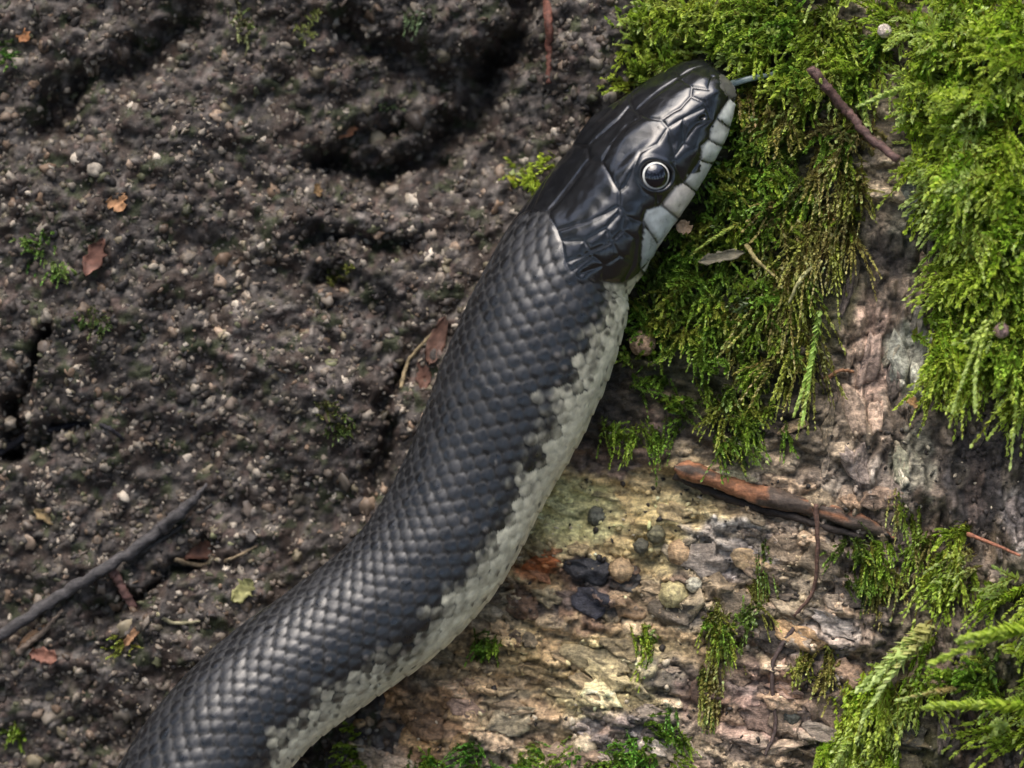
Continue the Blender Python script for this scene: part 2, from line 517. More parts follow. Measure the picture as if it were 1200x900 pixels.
PAL = np.array([1.04, 0.99, 0.88]) * 0.76 * np.array([[0.175, 0.15, 0.13], [0.115, 0.095, 0.083], [0.27, 0.24, 0.21], [0.065, 0.053, 0.047], [0.19, 0.145, 0.115],
                [0.16, 0.14, 0.10], [0.42, 0.38, 0.34], [0.10, 0.105, 0.06], [0.18, 0.125, 0.09], [0.035, 0.03, 0.03]])
PW = np.array([0.18, 0.2, 0.13, 0.16, 0.11, 0.07, 0.06, 0.04, 0.045, 0.10]); PW /= PW.sum()

def grain_colors(x, y, r, n):
    c = PAL[r.choice(len(PAL), n, p=PW)] * r.uniform(0.5, 1.5, (n, 1))
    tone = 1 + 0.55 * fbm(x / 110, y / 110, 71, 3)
    # grains get darker towards the top of the bank
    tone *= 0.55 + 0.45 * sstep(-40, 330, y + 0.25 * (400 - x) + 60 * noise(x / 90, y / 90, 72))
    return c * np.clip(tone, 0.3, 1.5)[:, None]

def grain_batch(nr, rmin, rmax, sub, seed, sink, aniso=0.35, box=(-130, 830, -130, 1030)):
    r = np.random.default_rng(seed)
    x = r.uniform(box[0], box[1], nr * 2); y = r.uniform(box[2], box[3], nr * 2)
    if box[0] < -200:
        out = (x < -110) | (y < -110) | (y > 1010)
        x, y = x[out], y[out]
    keep = (h_log(x, y) < h_bank(x, y) + 15)
    x, y = x[keep][:nr], y[keep][:nr]
    nn = len(x)
    rad = rmin + (rmax - rmin) * r.random(nn) ** 2.2
    h = h_bank(x, y); nrm = normal_of(h_bank, x, y)
    B, F = ico(sub)
    sc3 = rad[:, None] * r.uniform(1 - aniso, 1 + aniso, (nn, 3))
    R = rot_random(nn, r)
    jit = 1 + 0.30 * r.normal(size=(nn, len(B), 1)).clip(-1.4, 1.4)
    P = np.einsum('nij,nkj->nki', R, B[None] * jit * sc3[:, None])
    P += np.stack([x, y, h], 1)[:, None] + nrm[:, None] * (rad * sink)[:, None, None]
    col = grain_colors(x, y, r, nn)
    C = np.repeat(col[:, None], len(B), 1) * (1 + 0.12 * r.normal(size=(nn, len(B), 1)))
    FF = (F[None] + (np.arange(nn) * len(B))[:, None, None]).reshape(-1, 3)
    return P.reshape(-1, 3), FF, np.clip(C.reshape(-1, 3), 0.004, 1)

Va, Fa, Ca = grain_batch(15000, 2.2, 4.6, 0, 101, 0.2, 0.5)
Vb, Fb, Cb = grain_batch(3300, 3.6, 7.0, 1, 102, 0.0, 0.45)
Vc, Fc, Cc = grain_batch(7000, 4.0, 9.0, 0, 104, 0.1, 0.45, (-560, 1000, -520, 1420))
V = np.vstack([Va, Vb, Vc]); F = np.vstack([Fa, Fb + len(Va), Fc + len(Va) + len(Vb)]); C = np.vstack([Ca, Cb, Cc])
F = F[:, ::-1]
tag(obj("rock_grains", W(V), F, M_GRAIN, C, bank), "fine grey and brown rock grains crusting the bank", kind="stuff")

# the largest 290 grains, each its own piece of the bank
r = np.random.default_rng(103)
variants = []
for q in range(10):
    B, F = ico(1)
    P = B * (1 + 0.27 * r.normal(size=(len(B), 1)).clip(-1.3, 1.3)) * r.uniform(0.6, 1.25, (1, 3))
    me, _ = mesh_data("stone_grain", P * S, F, M_GRAINO)
    variants.append(me)
x = r.uniform(-20, 760, 900); y = r.uniform(-20, 920, 900)
keep = h_log(x, y) < h_bank(x, y)
x, y = x[keep][:290], y[keep][:290]
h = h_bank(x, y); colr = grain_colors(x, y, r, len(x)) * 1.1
for q in range(len(x)):
    rad = r.uniform(5.5, 8.5) if r.random() < 0.85 else r.uniform(8, 11)
    o = link("stone_grain", variants[q % 10], W(np.array([[x[q], y[q], h[q] + rad * 0.02]]))[0], bank)
    o.scale = (rad, rad * r.uniform(0.7, 1), rad * r.uniform(0.7, 1.1))
    o.rotation_euler = tuple(r.uniform(0, 6.28, 3))
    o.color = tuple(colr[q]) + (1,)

# ------------------------------------------------------------------ the log
def logcol(X, Y):
    X = np.asarray(X, float); Y = np.asarray(Y, float)
    col = np.ones(X.shape + (3,)) * np.array([0.36, 0.285, 0.195])
    col *= (1 + 0.5 * fbm(X / 60, Y / 30, 83, 4))[..., None]
    low = [(700, 610, 175, 95, (0.42, 0.31, 0.14), 0.9), (690, 770, 190, 75, (0.40, 0.30, 0.16), 0.75), (660, 600, 65, 45, (0.46, 0.41, 0.19), 0.8), (790, 625, 60, 60, (0.48, 0.35, 0.16), 0.7),
           (700, 785, 110, 48, (0.46, 0.36, 0.18), 0.9), (600, 775, 90, 36, (0.36, 0.25, 0.11), 0.85), (490, 840, 80, 45, (0.36, 0.20, 0.085), 0.85),
           (610, 850, 70, 40, (0.40, 0.29, 0.17), 0.75), (625, 660, 26, 14, (0.46, 0.15, 0.05), 0.9), (690, 672, 52, 22, (0.018, 0.018, 0.022), 0.95),
           (690, 708, 42, 24, (0.022, 0.022, 0.028), 0.92), (600, 700, 46, 22, (0.04, 0.03, 0.025), 0.85), (805, 705, 22, 36, (0.04, 0.035, 0.03), 0.8),
           (850, 640, 60, 36, (0.26, 0.25, 0.25), 0.8), (790, 790, 40, 26, (0.05, 0.045, 0.045), 0.8), (880, 815, 85, 46, (0.30, 0.18, 0.15), 0.7),
           (960, 735, 60, 26, (0.42, 0.35, 0.29), 0.8), (955, 775, 50, 28, (0.03, 0.028, 0.024), 0.85), (720, 850, 60, 30, (0.22, 0.19, 0.18), 0.8),
           (830, 560, 50, 12, (0.42, 0.36, 0.22), 0.8), (720, 530, 60, 24, (0.11, 0.065, 0.055), 0.9), (900, 880, 120, 30, (0.24, 0.21, 0.15), 0.6),
           (840, 870, 50, 30, (0.34, 0.24, 0.17), 0.6)]
    low = [(q[0], q[1], q[2], q[3], tuple(min(0.56, v * 1.32) if q[4][0] > 0.3 else v for v in q[4]), q[5]) for q in low]
    col = blobs(X, Y, col, low, 84)
    f = furrow(X, Y)[..., None]
    fc = np.array([0.17, 0.13, 0.095]) * (1 + 0.7 * fbm(X / 14, Y / 70, 86, 4))[..., None]
    fc = blobs(X, Y, fc, [(a_, b_, c_, d_, tuple(v * (1.35 if e_[0] > 0.2 else 0.8) for v in e_), f_) for (a_, b_, c_, d_, e_, f_) in [(1010, 420, 26, 70, (0.36, 0.25, 0.19), 0.8), (1058, 425, 26, 48, (0.30, 0.30, 0.24), 0.8), (985, 490, 30, 46, (0.33, 0.25, 0.18), 0.7),
                          (1060, 250, 28, 55, (0.22, 0.23, 0.19), 0.8), (1085, 310, 22, 36, (0.34, 0.24, 0.17), 0.7), (1020, 300, 60, 30, (0.025, 0.022, 0.022), 0.8),
                          (1010, 560, 40, 30, (0.33, 0.28, 0.23), 0.6), (1060, 540, 26, 40, (0.27, 0.26, 0.19), 0.6), (1150, 560, 60, 70, (0.05, 0.043, 0.045), 0.8),
                          (1180, 600, 24, 40, (0.22, 0.2, 0.19), 0.6), (1120, 850, 70, 70, (0.06, 0.045, 0.035), 0.8)]], 87)
    col = col * (1 - f) + fc * f
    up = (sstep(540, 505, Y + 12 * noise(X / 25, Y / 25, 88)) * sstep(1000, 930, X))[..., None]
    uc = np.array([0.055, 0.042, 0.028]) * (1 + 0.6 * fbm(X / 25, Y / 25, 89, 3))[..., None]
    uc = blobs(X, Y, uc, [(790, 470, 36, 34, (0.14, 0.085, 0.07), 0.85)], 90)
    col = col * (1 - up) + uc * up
    crk = sstep(0.05, 0.0, np.abs(fbm((X + Y * 0.25) / 60, (Y - X * 0.25) / 17, 91, 3)))[..., None] * 0.6   # dirt packed in the cracks
    col = col * (1 - crk) + np.array([0.035, 0.028, 0.02]) * crk
    e1, c1, e2, c2, amt = crust(X, Y)
    tp = 1.4 * np.array([[0.40, 0.28, 0.14], [0.24, 0.17, 0.14], [0.14, 0.11, 0.10], [0.33, 0.21, 0.15], [0.05, 0.042, 0.038], [0.44, 0.35, 0.20], [0.30, 0.16, 0.08], [0.20, 0.19, 0.18]])
    pk = tp[np.minimum((((c1 * 37) % 1.0) * 8).astype(int), 7)]
    lower = sstep(520, 560, Y) * (1 - furrow(X, Y) * 0.6)
    w_ = (0.26 * amt * lower)[..., None]
    col = col * (1 - w_) + pk * w_
    col = col * (1 + amt * (0.7 * (c1 - 0.5) + 0.7 * (c2 - 0.5)))[..., None]
    dirt = np.maximum(sstep(0.11, 0.03, e1) * 0.65, sstep(0.13, 0.04, e2) * 0.35) * amt
    col = col * (1 - dirt[..., None]) + np.array([0.03, 0.024, 0.018]) * dirt[..., None]
    mm = np.zeros(X.shape)
    for (cx, cy, rx, ry) in [(850, 60, 160, 110), (870, 230, 110, 150), (830, 400, 110, 110), (1150, 200, 110, 270), (1290, 250, 140, 330), (950, 280, 60, 160), (1030, 880, 70, 80), (1210, 760, 90, 130)]:
        mm = np.maximum(mm, sstep(1.1, 0.7, np.hypot((X - cx) / rx, (Y - cy) / ry) + 0.15 * noise(X / 25, Y / 25, 670)))
    mm = (mm * 0.8)[..., None]
    col = col * (1 - mm) + np.array([0.05, 0.05, 0.018]) * mm
    return np.clip(col, 0.006, 0.8)

xs = axis_vals(-100, 340, 1290, 2300, 3.1, 52)
ys = axis_vals(-1900, -90, 990, 2350, 3.1, 52)
X, Y = np.meshgrid(xs, ys)
H = h_log(X, Y)
H += 1.6 * noise(X / 7, Y / 7, 81) + 1.0 * noise(X / 3.6, Y / 3.6, 82)
col = logcol(X, Y)
log = empty("mossy_log", (900, 700, -60))
tag(log, "decaying mossy log with bared ochre wood and furrowed bark under the snake", "log")
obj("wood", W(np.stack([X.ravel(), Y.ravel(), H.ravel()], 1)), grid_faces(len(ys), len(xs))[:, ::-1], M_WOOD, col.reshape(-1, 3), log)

# bark flakes and splinters lying in the bared wood, each a piece of the log
r = np.random.default_rng(201)
FPAL = [(0.40, 0.29, 0.15), (0.30, 0.20, 0.14), (0.22, 0.18, 0.16), (0.34, 0.22, 0.16), (0.12, 0.10, 0.09), (0.45, 0.36, 0.22), (0.36, 0.18, 0.08), (0.06, 0.05, 0.05), (0.26, 0.24, 0.22)]
def put_flake(px, py, L, ang, w=1.0, colour=None, curl=0.1, thick=1.0):
    """a plate of bark lying on the log: follows the surface below it, one edge lifting"""
    x0, y0, _ = land(px, py, h_log)
    m = 14
    th = np.linspace(0, 2 * math.pi, m, endpoint=False) + r.uniform(-0.15, 0.15, m)
    R = r.uniform(0.62, 1.08, m)
    lx = np.cos(th) * R * L; ly = np.sin(th) * R * L * 0.45 * w
    def ring(k, ragged):
        kk = k * (1 + ragged * r.normal(size=m))
        a_, b_ = lx * kk, ly * kk
        return np.stack([x0 + a_ * math.cos(ang) - b_ * math.sin(ang), y0 + a_ * math.sin(ang) + b_ * math.cos(ang)], 1)
    xy = np.vstack([ring(1.0, 0), ring(0.97, 0.02), ring(0.72, 0.08), ring(0.35, 0.1), [[x0, y0]]])
    h = h_log(xy[:, 0], xy[:, 1])
    hm = h[:m].mean()
    t = (1.6 + 0.07 * L) * thick
    up_ = curl * L * np.clip(np.cos(th - r.uniform(0, 6.28)), 0, 1)
    d = 0.55 * h + 0.45 * np.maximum(h, hm)
    d[:m] = np.minimum(h[:m], d[:m]) - 2 + 0.6 * up_
    d[m:2 * m] += t * 0.7 + up_
    d[2 * m:3 * m] += t + 0.45 * up_ + 0.5 * r.normal(size=m)
    d[3 * m:] += t * 1.05 + 0.5 * r.normal(size=m + 1)
    F = []
    for b_ in (0, m, 2 * m):
        for i in range(m):
            j = (i + 1) % m
            F += [(b_ + i, b_ + j, b_ + m + j), (b_ + i, b_ + m + j, b_ + m + i)]
    F += [(3 * m + i, 3 * m + (i + 1) % m, 4 * m) for i in range(m)]
    base = logcol(np.array([x0]), np.array([y0]))[0]
    cc = np.array(colour) * r.uniform(0.7, 1.0) if colour else (0.78 * base * r.uniform(0.55, 1.6) + 0.22 * np.array(FPAL[r.integers(len(FPAL))]) * r.uniform(0.3, 1.1))
    c = np.clip(cc[None] * (1 + 0.22 * r.normal(size=(len(xy), 1))), 0.008, 0.7)
    return obj("bark_flake", W(np.column_stack([xy, d])), np.array(F)[:, ::-1], M_WOOD, c, log)
cnt = 0
while cnt < 200:
    px = r.uniform(400, 1075); py = r.uniform(560, 915)
    e = px - np.interp(py, LOG_Y, LOG_X)
    if e < 45 or (py < 640 and px > 640 and px < 800 and r.random() < 0.85):
        continue
    L = r.uniform(8, 15) if r.random() < 0.5 else r.uniform(14, 34)
    put_flake(px, py, L, math.radians(14) + r.normal() * 0.3, r.uniform(0.7, 1.8), curl=r.uniform(0, 0.12), thick=r.uniform(0.6, 1.3))
    cnt += 1
for (px, py, L, an, w, cc) in [(850, 563, 38, 0.15, 0.8, (0.45, 0.39, 0.24)), (635, 660, 24, -0.1, 1.0, (0.5, 0.16, 0.05)), (700, 775, 46, 0.25, 0.8, (0.42, 0.34, 0.19)),
                               (640, 700, 22, 0.1, 1.2, (0.36, 0.29, 0.17)), (598, 698, 17, 0.0, 0.9, (0.4, 0.32, 0.2)), (935, 745, 34, 0.3, 0.9, (0.42, 0.27, 0.14)),
                               (975, 730, 36, 0.5, 0.7, (0.46, 0.39, 0.33)), (690, 668, 34, 0.1, 1.0, (0.03, 0.03, 0.035)), (695, 706, 30, 0.2, 1.2, (0.03, 0.03, 0.04)),
                               (545, 830, 26, 0.2, 0.9, (0.42, 0.28, 0.2)), (600, 845, 32, -0.3, 1.1, (0.45, 0.37, 0.24)), (540, 868, 18, -0.6, 1.1, (0.46, 0.29, 0.14)),
                               (880, 660, 30, 0.4, 1.0, (0.42, 0.30, 0.17)), (1000, 480, 40, 1.3, 0.6, (0.34, 0.25, 0.18)), (1052, 420, 36, 1.5, 0.7, (0.31, 0.31, 0.25)),
                               (1020, 420, 44, 1.9, 0.6, (0.33, 0.24, 0.19)), (1070, 240, 40, 1.4, 0.7, (0.2, 0.21, 0.17)), (1090, 320, 26, 1.2, 0.8, (0.36, 0.25, 0.17)),
                               (930, 500, 24, -0.4, 0.6, (0.4, 0.28, 0.16)), (1055, 545, 30, 1.5, 0.7, (0.3, 0.29, 0.2)), (1000, 545, 28, 0.9, 0.9, (0.3, 0.24, 0.2)),
                               (560, 690, 22, 0.4, 1.0, (0.34, 0.2, 0.1)), (790, 600, 24, 0.2, 1.0, (0.5, 0.38, 0.2))]:
    put_flake(px, py, L, an, w * 1.2, cc, 0.05)
for q in range(70):     # upright slivers of the furrowed bark
    px = r.uniform(955, 1200); py = r.uniform(290, 900)
    if px < 1080 and py > 640: continue
    put_flake(px, py, r.uniform(9, 30), math.pi / 2 + r.normal() * 0.25, r.uniform(0.45, 0.9), None if q % 3 else tuple(np.array([0.14, 0.11, 0.09]) * r.uniform(0.3, 2.4)), 0.1)

# crumbs of rotten wood and soil caught on the log
rc = np.random.default_rng(211)
nn = 5200
x = rc.uniform(360, 1260, nn); y = rc.uniform(500, 960, nn)
k = (x - np.interp(y, LOG_Y, LOG_X) > 20) & ((y > 560) | (x > 950)) & (rc.random(nn) < 0.35 + 0.65 * (fbm(x / 35, y / 22, 215, 2) > 0))
x, y = x[k], y[k]; nn = len(x)
B, F = ico(0)
rad = 1.2 + 2.6 * rc.random(nn) ** 2.5
P = np.einsum('nij,nkj->nki', rot_random(nn, rc), B[None] * (1 + 0.3 * rc.normal(size=(nn, len(B), 1)).clip(-1.3, 1.3)) * (rad[:, None] * rc.uniform(0.5, 1.7, (nn, 3)))[:, None])
P[:, :, 2] *= 0.7
P += np.stack([x, y, h_log(x, y) + rad * 0.3], 1)[:, None]
cb = logcol(x, y) * rc.uniform(0.3, 1.7, (nn, 1))
cb = np.where(rc.random((nn, 1)) < 0.22, np.array([[0.025, 0.02, 0.016]]), cb)
cb = np.where(rc.random((nn, 1)) < 0.06, np.array([[0.5, 0.42, 0.3]]), cb)
tag(obj("wood_crumbs", W(P.reshape(-1, 3)), (F[None] + (np.arange(nn) * len(B))[:, None, None]).reshape(-1, 3)[:, ::-1], M_GRAIN, np.repeat(np.clip(cb, 0.008, 0.7), len(B), 0), log), "crumbs of rotten wood on the log", kind="stuff")

# round galls and pits standing on the bared wood
def gall(px, py, R, cc, label, lift=0):
    x, y, d = land(px, py, h_log)
    B, F = ico(2)
    rr = np.random.default_rng(int(px))
    P = B * (1 + 0.07 * rr.normal(size=(len(B), 1)))
    P[:, 2] *= 0.7
    P = P * R + np.array([x, y, d + R * 0.3 + lift])
    c2 = np.tile(np.array([cc]), (len(B), 1)) * (1 + 0.15 * rr.normal(size=(len(B), 1)))
    o = obj("round_gall", W(P), F[:, ::-1], M_WOOD, np.clip(c2, 0.01, 1))
    tag(o, label, "gall", "round galls on the log")
    th = np.linspace(0, 2 * math.pi, 21)[:-1]
    return o
gall(752, 403, 15, (0.42, 0.27, 0.17), "pinkish tan round gall against the snake's pale throat in moss", 24)
gall(700, 605, 12, (0.10, 0.10, 0.075), "dark grey-green round gall alone on the pale yellow wood")
gall(769, 626, 11, (0.13, 0.12, 0.07), "glossy olive round gall, upper of a touching pair on ochre wood")
gall(751, 640, 9, (0.09, 0.085, 0.06), "small dark olive gall, lower of a touching pair on ochre wood")
gall(797, 647, 15, (0.44, 0.30, 0.17), "tan round gall in a dark ring beside the ochre wood")
gall(789, 697, 16, (0.40, 0.34, 0.17), "yellowish round gall below the tan ringed one")
gall(728, 668, 14, (0.36, 0.25, 0.14), "brownish round gall beside the blackened hollow in the wood")
gall(685, 874, 14, (0.52, 0.42, 0.28), "pale cream round gall beside the low moss mat")
gall(813, 685, 9, (0.45, 0.42, 0.32), "small whitish gall right beside the yellowish gall")
gall(928, 838, 11, (0.10, 0.10, 0.08), "dark green-grey round gall on pinkish wood below the hollow")
gall(1168, 388, 9, (0.36, 0.23, 0.22), "small pink round gall among the bright feathery moss", 40)
gall(1032, 40, 8, (0.50, 0.42, 0.36), "small pale pink gall above the dark gap between the mosses", 40)

# ------------------------------------------------------------------ the snake
HA = np.array([0.68, -0.73]) / math.hypot(0.68, 0.73)
HN = np.array([0.73, 0.68]) / math.hypot(0.73, 0.68)
q = math.hypot(0.68, 0.73)
head = [(514, 678, 1.5), (512, 678, 12), (507, 677, 24), (499, 676, 33), (488, 676, 41), (466, 677, 50), (435, 677, 60), (392, 678, 68), (354, 680, 73), (312, 685, 75), (275, 690, 77)]
st = []
for al, pe, hw in head:
    a_, p_ = al / q, pe / q
    st.append((HA[0] * a_ + HN[0] * p_, HA[1] * a_ + HN[1] * p_, hw, 88))
st += [(668, 307, 80, 86), (649, 355, 88, 84), (628, 408, 92, 82), (601, 470, 91, 80), (562, 553, 84, 78), (520, 634, 83, 80), (464, 700, 81, 84), (391, 755, 79, 90),
       (322, 806, 79, 98), (267, 861, 82, 106), (226, 926, 87, 110), (195, 1000, 94, 108), (180, 1090, 95, 100), (185, 1200, 95, 92), (220, 1320, 90, 86), (290, 1430, 80, 84),
       (390, 1510, 66, 86), (510, 1560, 48, 90), (640, 1590, 28, 92), (740, 1600, 12, 90), (800, 1604, 3, 88)]
st = np.array(st, float)
CL = catmull(st, 40)
hn = 40 * (len(head) - 1)
seg = np.linalg.norm(np.diff(CL[:, [0, 1, 3]], axis=0), axis=1)
arc = np.concatenate([[0], np.cumsum(seg)])
s_head = arc[hn]                       # arc length at the last head station
s_vis = arc[40 * 22]
tot = arc[-1]
sv = [0.0]
while sv[-1] < tot:
    s = sv[-1]
    stp = 0.35 if s < 4 else (0.8 if s < 14 else (1.25 if s < s_head + 70 else (2.0 if s < s_vis else 9.0)))
    sv.append(s + stp)
sv = np.array(sv[:-1] + [tot])
C3 = np.stack([np.interp(sv, arc, CL[:, k]) for k in (0, 1, 3)], 1)     # photo px, py, d
HW = np.maximum(0.4, np.interp(sv, arc, CL[:, 2]))
T2 = np.gradient(C3[:, :2], sv, axis=0)
kern = np.ones(9) / 9
for k in (0, 1):
    T2[:, k] = np.convolve(np.pad(T2[:, k], 4, 'edge'), kern, 'valid')
T2 /= np.linalg.norm(T2, axis=1)[:, None]
# smooth turn of the section planes; head planes share one axis
hb = sstep(s_head + 90, s_head - 20, sv)            # 1 on the head, 0 on the body
Tm = T2 * (1 - hb[:, None]) + (-HA)[None] * hb[:, None]
Tm /= np.linalg.norm(Tm, axis=1)[:, None]
N2 = np.stack([Tm[:, 1], -Tm[:, 0]], 1) * -1.0
N2 *= np.sign((N2 @ np.array([0.7, 0.7])))[:, None]
NT = 300
phi = np.linspace(-math.pi, math.pi, NT, endpoint=False)
# shape of the section: body round with a flat belly; head broad, flat on top
rho = np.radians(46 + 9 * hb)
snout = sstep(140, 10, sv) * hb
def section(ph, hb_, sn_):
    sx = np.sin(ph); sy = np.cos(ph)
    p = 2.0 + 0.75 * hb_
    ex = 2 / p
    x_ = np.sign(sx) * np.abs(sx) ** ex
    y_ = np.sign(sy) * np.abs(sy) ** ex
    top = 1.0 - 0.26 * hb_ + 0.1 * sn_
    bot = 0.90 - 0.28 * hb_
    y_ = np.where(y_ > 0, y_ * top, y_ * bot)
    return x_, y_
PH, HB = np.meshgrid(phi, hb); _, SN = np.meshgrid(phi, snout)
sx, sy = section(PH, HB, SN)
cr = np.cos(rho)[:, None]; sr = np.sin(rho)[:, None]
pn = sx * cr - sy * sr                   # across the picture
pd = sx * sr + sy * cr                   # towards the camera
lo = pn.min(1, keepdims=True); hi = pn.max(1, keepdims=True)
scl = 2 * HW[:, None] / (hi - lo)
pn = (pn - (hi + lo) / 2) * scl
pd = pd * scl
bx = C3[:, 0:1] + N2[:, 0:1] * pn
by = C3[:, 1:2] + N2[:, 1:2] * pn
bd = C3[:, 2:3] + pd
ux, uy = unpix(bx, by, bd)
BASE = np.stack([ux, uy, bd], -1)
nr_ = len(sv)
dS = np.gradient(BASE, axis=0); dP = np.roll(BASE, -1, 1) - np.roll(BASE, 1, 1)
NRM = np.cross(dP, dS); NRM /= np.linalg.norm(NRM, axis=-1, keepdims=True) + 1e-9
ctr = BASE.mean(1, keepdims=True)
if ((BASE - ctr) * NRM).sum(-1).mean() < 0: NRM = -NRM
Rad = np.linalg.norm(dP, axis=-1) / (2 * (2 * math.pi / NT))      # local arc per radian
# arc-length coordinate round the section, measured from the dorsal midline
i0 = NT // 2
w = np.linalg.norm(np.roll(BASE, -1, 1) - BASE, axis=-1)
cum = np.concatenate([np.zeros((nr_, 1)), np.cumsum(w, 1)], 1)
ARC = cum[:, :NT] - cum[:, i0:i0 + 1]
circ = cum[:, -1:]
TQ = ARC / circ * 2 * math.pi            # angle-like coordinate by arc, 0 on the back, positive on the right side
SS = np.repeat(sv[:, None], NT, 1)
RM = circ / (2 * math.pi)

# --- head plates: seams marked in photo pixels, laid on the surface, mirrored to the far side
nh = int(np.searchsorted(sv, s_head + 80))
hx, hy = bx[:nh], by[:nh]
front = (NRM[:nh, :, 2] > 0.05) & (TQ[:nh] > -0.35)
fi = np.argwhere(front)
fx = hx[front]; fy = hy[front]
def on_skin(px, py):
    k = np.argmin((fx - px) ** 2 + (fy - py) ** 2)
    i, j = fi[k]
    return sv[i], ARC[i, j]
def z1(L): return [(560 + a / 3.3333, 50 + b / 3.3333) for a, b in L]
seams = [
    [(668, 175 + 250), (640, 287), (680, 306), (720, 306), (790, 262), (832, 215), (838, 180), (800, 150)],      # prefrontal
    [(838, 180), (900, 190), (915, 140)], [(832, 215), (880, 235), (905, 300)],
    [(590, 335), (640, 300)], [(720, 306), (745, 335), (700, 400), (640, 440)], [(590, 335), (540, 392), (490, 470)],  # supraocular
    [(490, 470), (520, 520), (552, 585)], [(640, 440), (610, 500), (580, 560), (552, 585)],
    [(552, 585), (552, 640), (500, 672), (440, 702), (370, 722), (312, 735)], [(312, 735), (285, 690), (275, 652)],   # parietal
    [(440, 462), (490, 470)],
    [(552, 640), (548, 672), (500, 730), (420, 777), (330, 780)], [(312, 735), (330, 780)],                        # first temporal
    [(552, 640), (575, 680), (560, 735), (520, 772), (500, 730)], [(420, 777), (440, 812), (495, 788), (500, 745)],
    [(330, 780), (345, 862), (412, 835), (420, 777)], [(440, 812), (412, 835)], [(345, 862), (365, 895), (440, 835)],
    [(495, 788), (520, 772), (545, 822), (490, 862), (455, 835)], [(490, 862), (400, 905)], [(545, 822), (600, 850), (560, 930), (480, 925), (490, 862)],
    [(560, 735), (610, 760), (600, 850)], [(575, 680), (640, 700)],
    [(640, 690), (655, 650), (715, 632)], [(640, 720), (630, 800), (628, 880)],
    # upper lip
    [(628, 880), (685, 830), (700, 782), (780, 684), (852, 582), (882, 562), (925, 470), (965, 405), (988, 332), (1002, 245)],
    [(930, 296), (988, 332)], [(900, 345), (930, 296), (975, 222)], [(898, 380), (966, 404)], [(868, 400), (898, 380), (905, 342)],
    [(860, 455), (925, 470)], [(865, 450), (868, 400)], [(800, 545), (852, 582)], [(800, 545), (862, 458)],
    [(715, 632), (784, 684)], [(715, 632), (762, 560), (800, 545)], [(640, 690), (668, 735), (698, 784)], [(640, 690), (640, 720)],
    # face in front of the eye
    [(745, 335), (800, 300), (880, 260)], [(770, 440), (800, 400), (850, 330), (905, 300)], [(760, 470), (800, 545)], [(745, 335), (760, 400), (770, 440)],
    [(800, 300), (810, 400)], [(690, 585), (700, 620)],
]
SEG = []
for L in seams:
    if L[0] == (668, 425): L = L[1:]
    P = [on_skin(*p) for p in z1(L)]
    SEG.append(P)
mid = [on_skin(*p) for p in z1([(470, 450), (280, 650)])]
s_fr0 = on_skin(*z1([(620, 270)])[0])[0]; s_fr1 = on_skin(*z1([(440, 462)])[0])[0]
s_pa1 = on_skin(*z1([(278, 651)])[0])[0]
ha_ = ARC[:nh]; hs_ = SS[:nh]
dist = np.full(ha_.shape, 1e9)
for P in SEG:
    dist = np.minimum(dist, seg_dist(hs_, np.abs(ha_), P))
dist = np.minimum(dist, seg_dist(hs_, ha_, [(10, 0), (s_fr0, 0)]))
dist = np.minimum(dist, seg_dist(hs_, ha_, [(s_fr1, 0), (s_pa1, 0)]))
# the frontal shield's sides
fe = [on_skin(*p) for p in z1([(640, 300), (590, 335), (540, 392), (490, 470), (440, 462)])]
dist = np.minimum(dist, seg_dist(hs_, np.abs(ha_), fe[:4] + [(s_fr1, 0)]))
dist = np.minimum(dist, seg_dist(hs_, np.abs(ha_), [fe[0], (s_fr0 - 2, 0)]))

# border between head shields and the small scales of the nape
bd_pts = [on_skin(*p) for p in z1([(278, 655), (330, 790), (345, 865), (385, 915), (480, 925), (560, 932), (625, 890)])]
b_arc = np.array([0] + [max(0, p[1]) for p in bd_pts] + [400]); b_s = np.array([s_pa1] + [p[0] for p in bd_pts] + [bd_pts[-1][0]])
od = np.argsort(b_arc); b_arc, b_s = b_arc[od], b_s[od]
S_NAPE = np.interp(np.abs(ARC), b_arc, b_s)

# --- body scales: staggered rows, each scale overlapping the next towards the tail
DR = math.radians(8.6); LS = 19.0
J0 = np.round(TQ / DR).astype(int)
bestH = np.full(SS.shape, -1.0); bi = np.zeros(SS.shape, int); bj = np.zeros(SS.shape, int)
bb = np.zeros(SS.shape); ba = np.zeros(SS.shape)
for dj in (-1, 0, 1):
    J = J0 + dj
    off = 0.5 * (J % 2)
    I0 = np.round(SS / LS - off).astype(int)
    for di in (-1, 0, 1):
        I = I0 + di
        hh = hash2(I, J + 500, 5)
        sc_ = (I + off + 0.10 * (hh - 0.5)) * LS; tc_ = J * DR
        a = (SS - sc_) / (0.51 * LS); b = (TQ - tc_) / (0.80 * DR)
        dd = a * a * np.where(a > 0, 1.15, 0.8) + np.abs(b) ** 2.1
        hgt = np.where(dd < 1, np.clip(1 - dd, 0, 1) ** 0.36 * 0.62 + 0.11 * (a + 1) + 0.06 * np.exp(-(b / 0.18) ** 2), -1)
        m = hgt > bestH
        bestH[m] = hgt[m]; bi[m] = I[m]; bj[m] = J[m]; bb[m] = b[m]; ba[m] = a[m]
cov = np.clip(bestH, 0, None)
vent = sstep(math.radians(112), math.radians(118), np.abs(TQ))       # broad belly plates
vp = (SS / 21.0) % 1.0
vh = 0.75 * vp ** 0.6 * sstep(1.0, 0.93, vp)
lat = cov * (1 - vent) + vh * vent
wn_ = sstep(-4, 10, SS - S_NAPE)                                       # 0 on the head, 1 on the body
tcen0 = np.where(vent > 0.5, np.abs(TQ), np.abs(bj * DR))
disp = wn_ * 4.0 * lat * (1 - 0.45 * sstep(1.2, 1.5, tcen0))
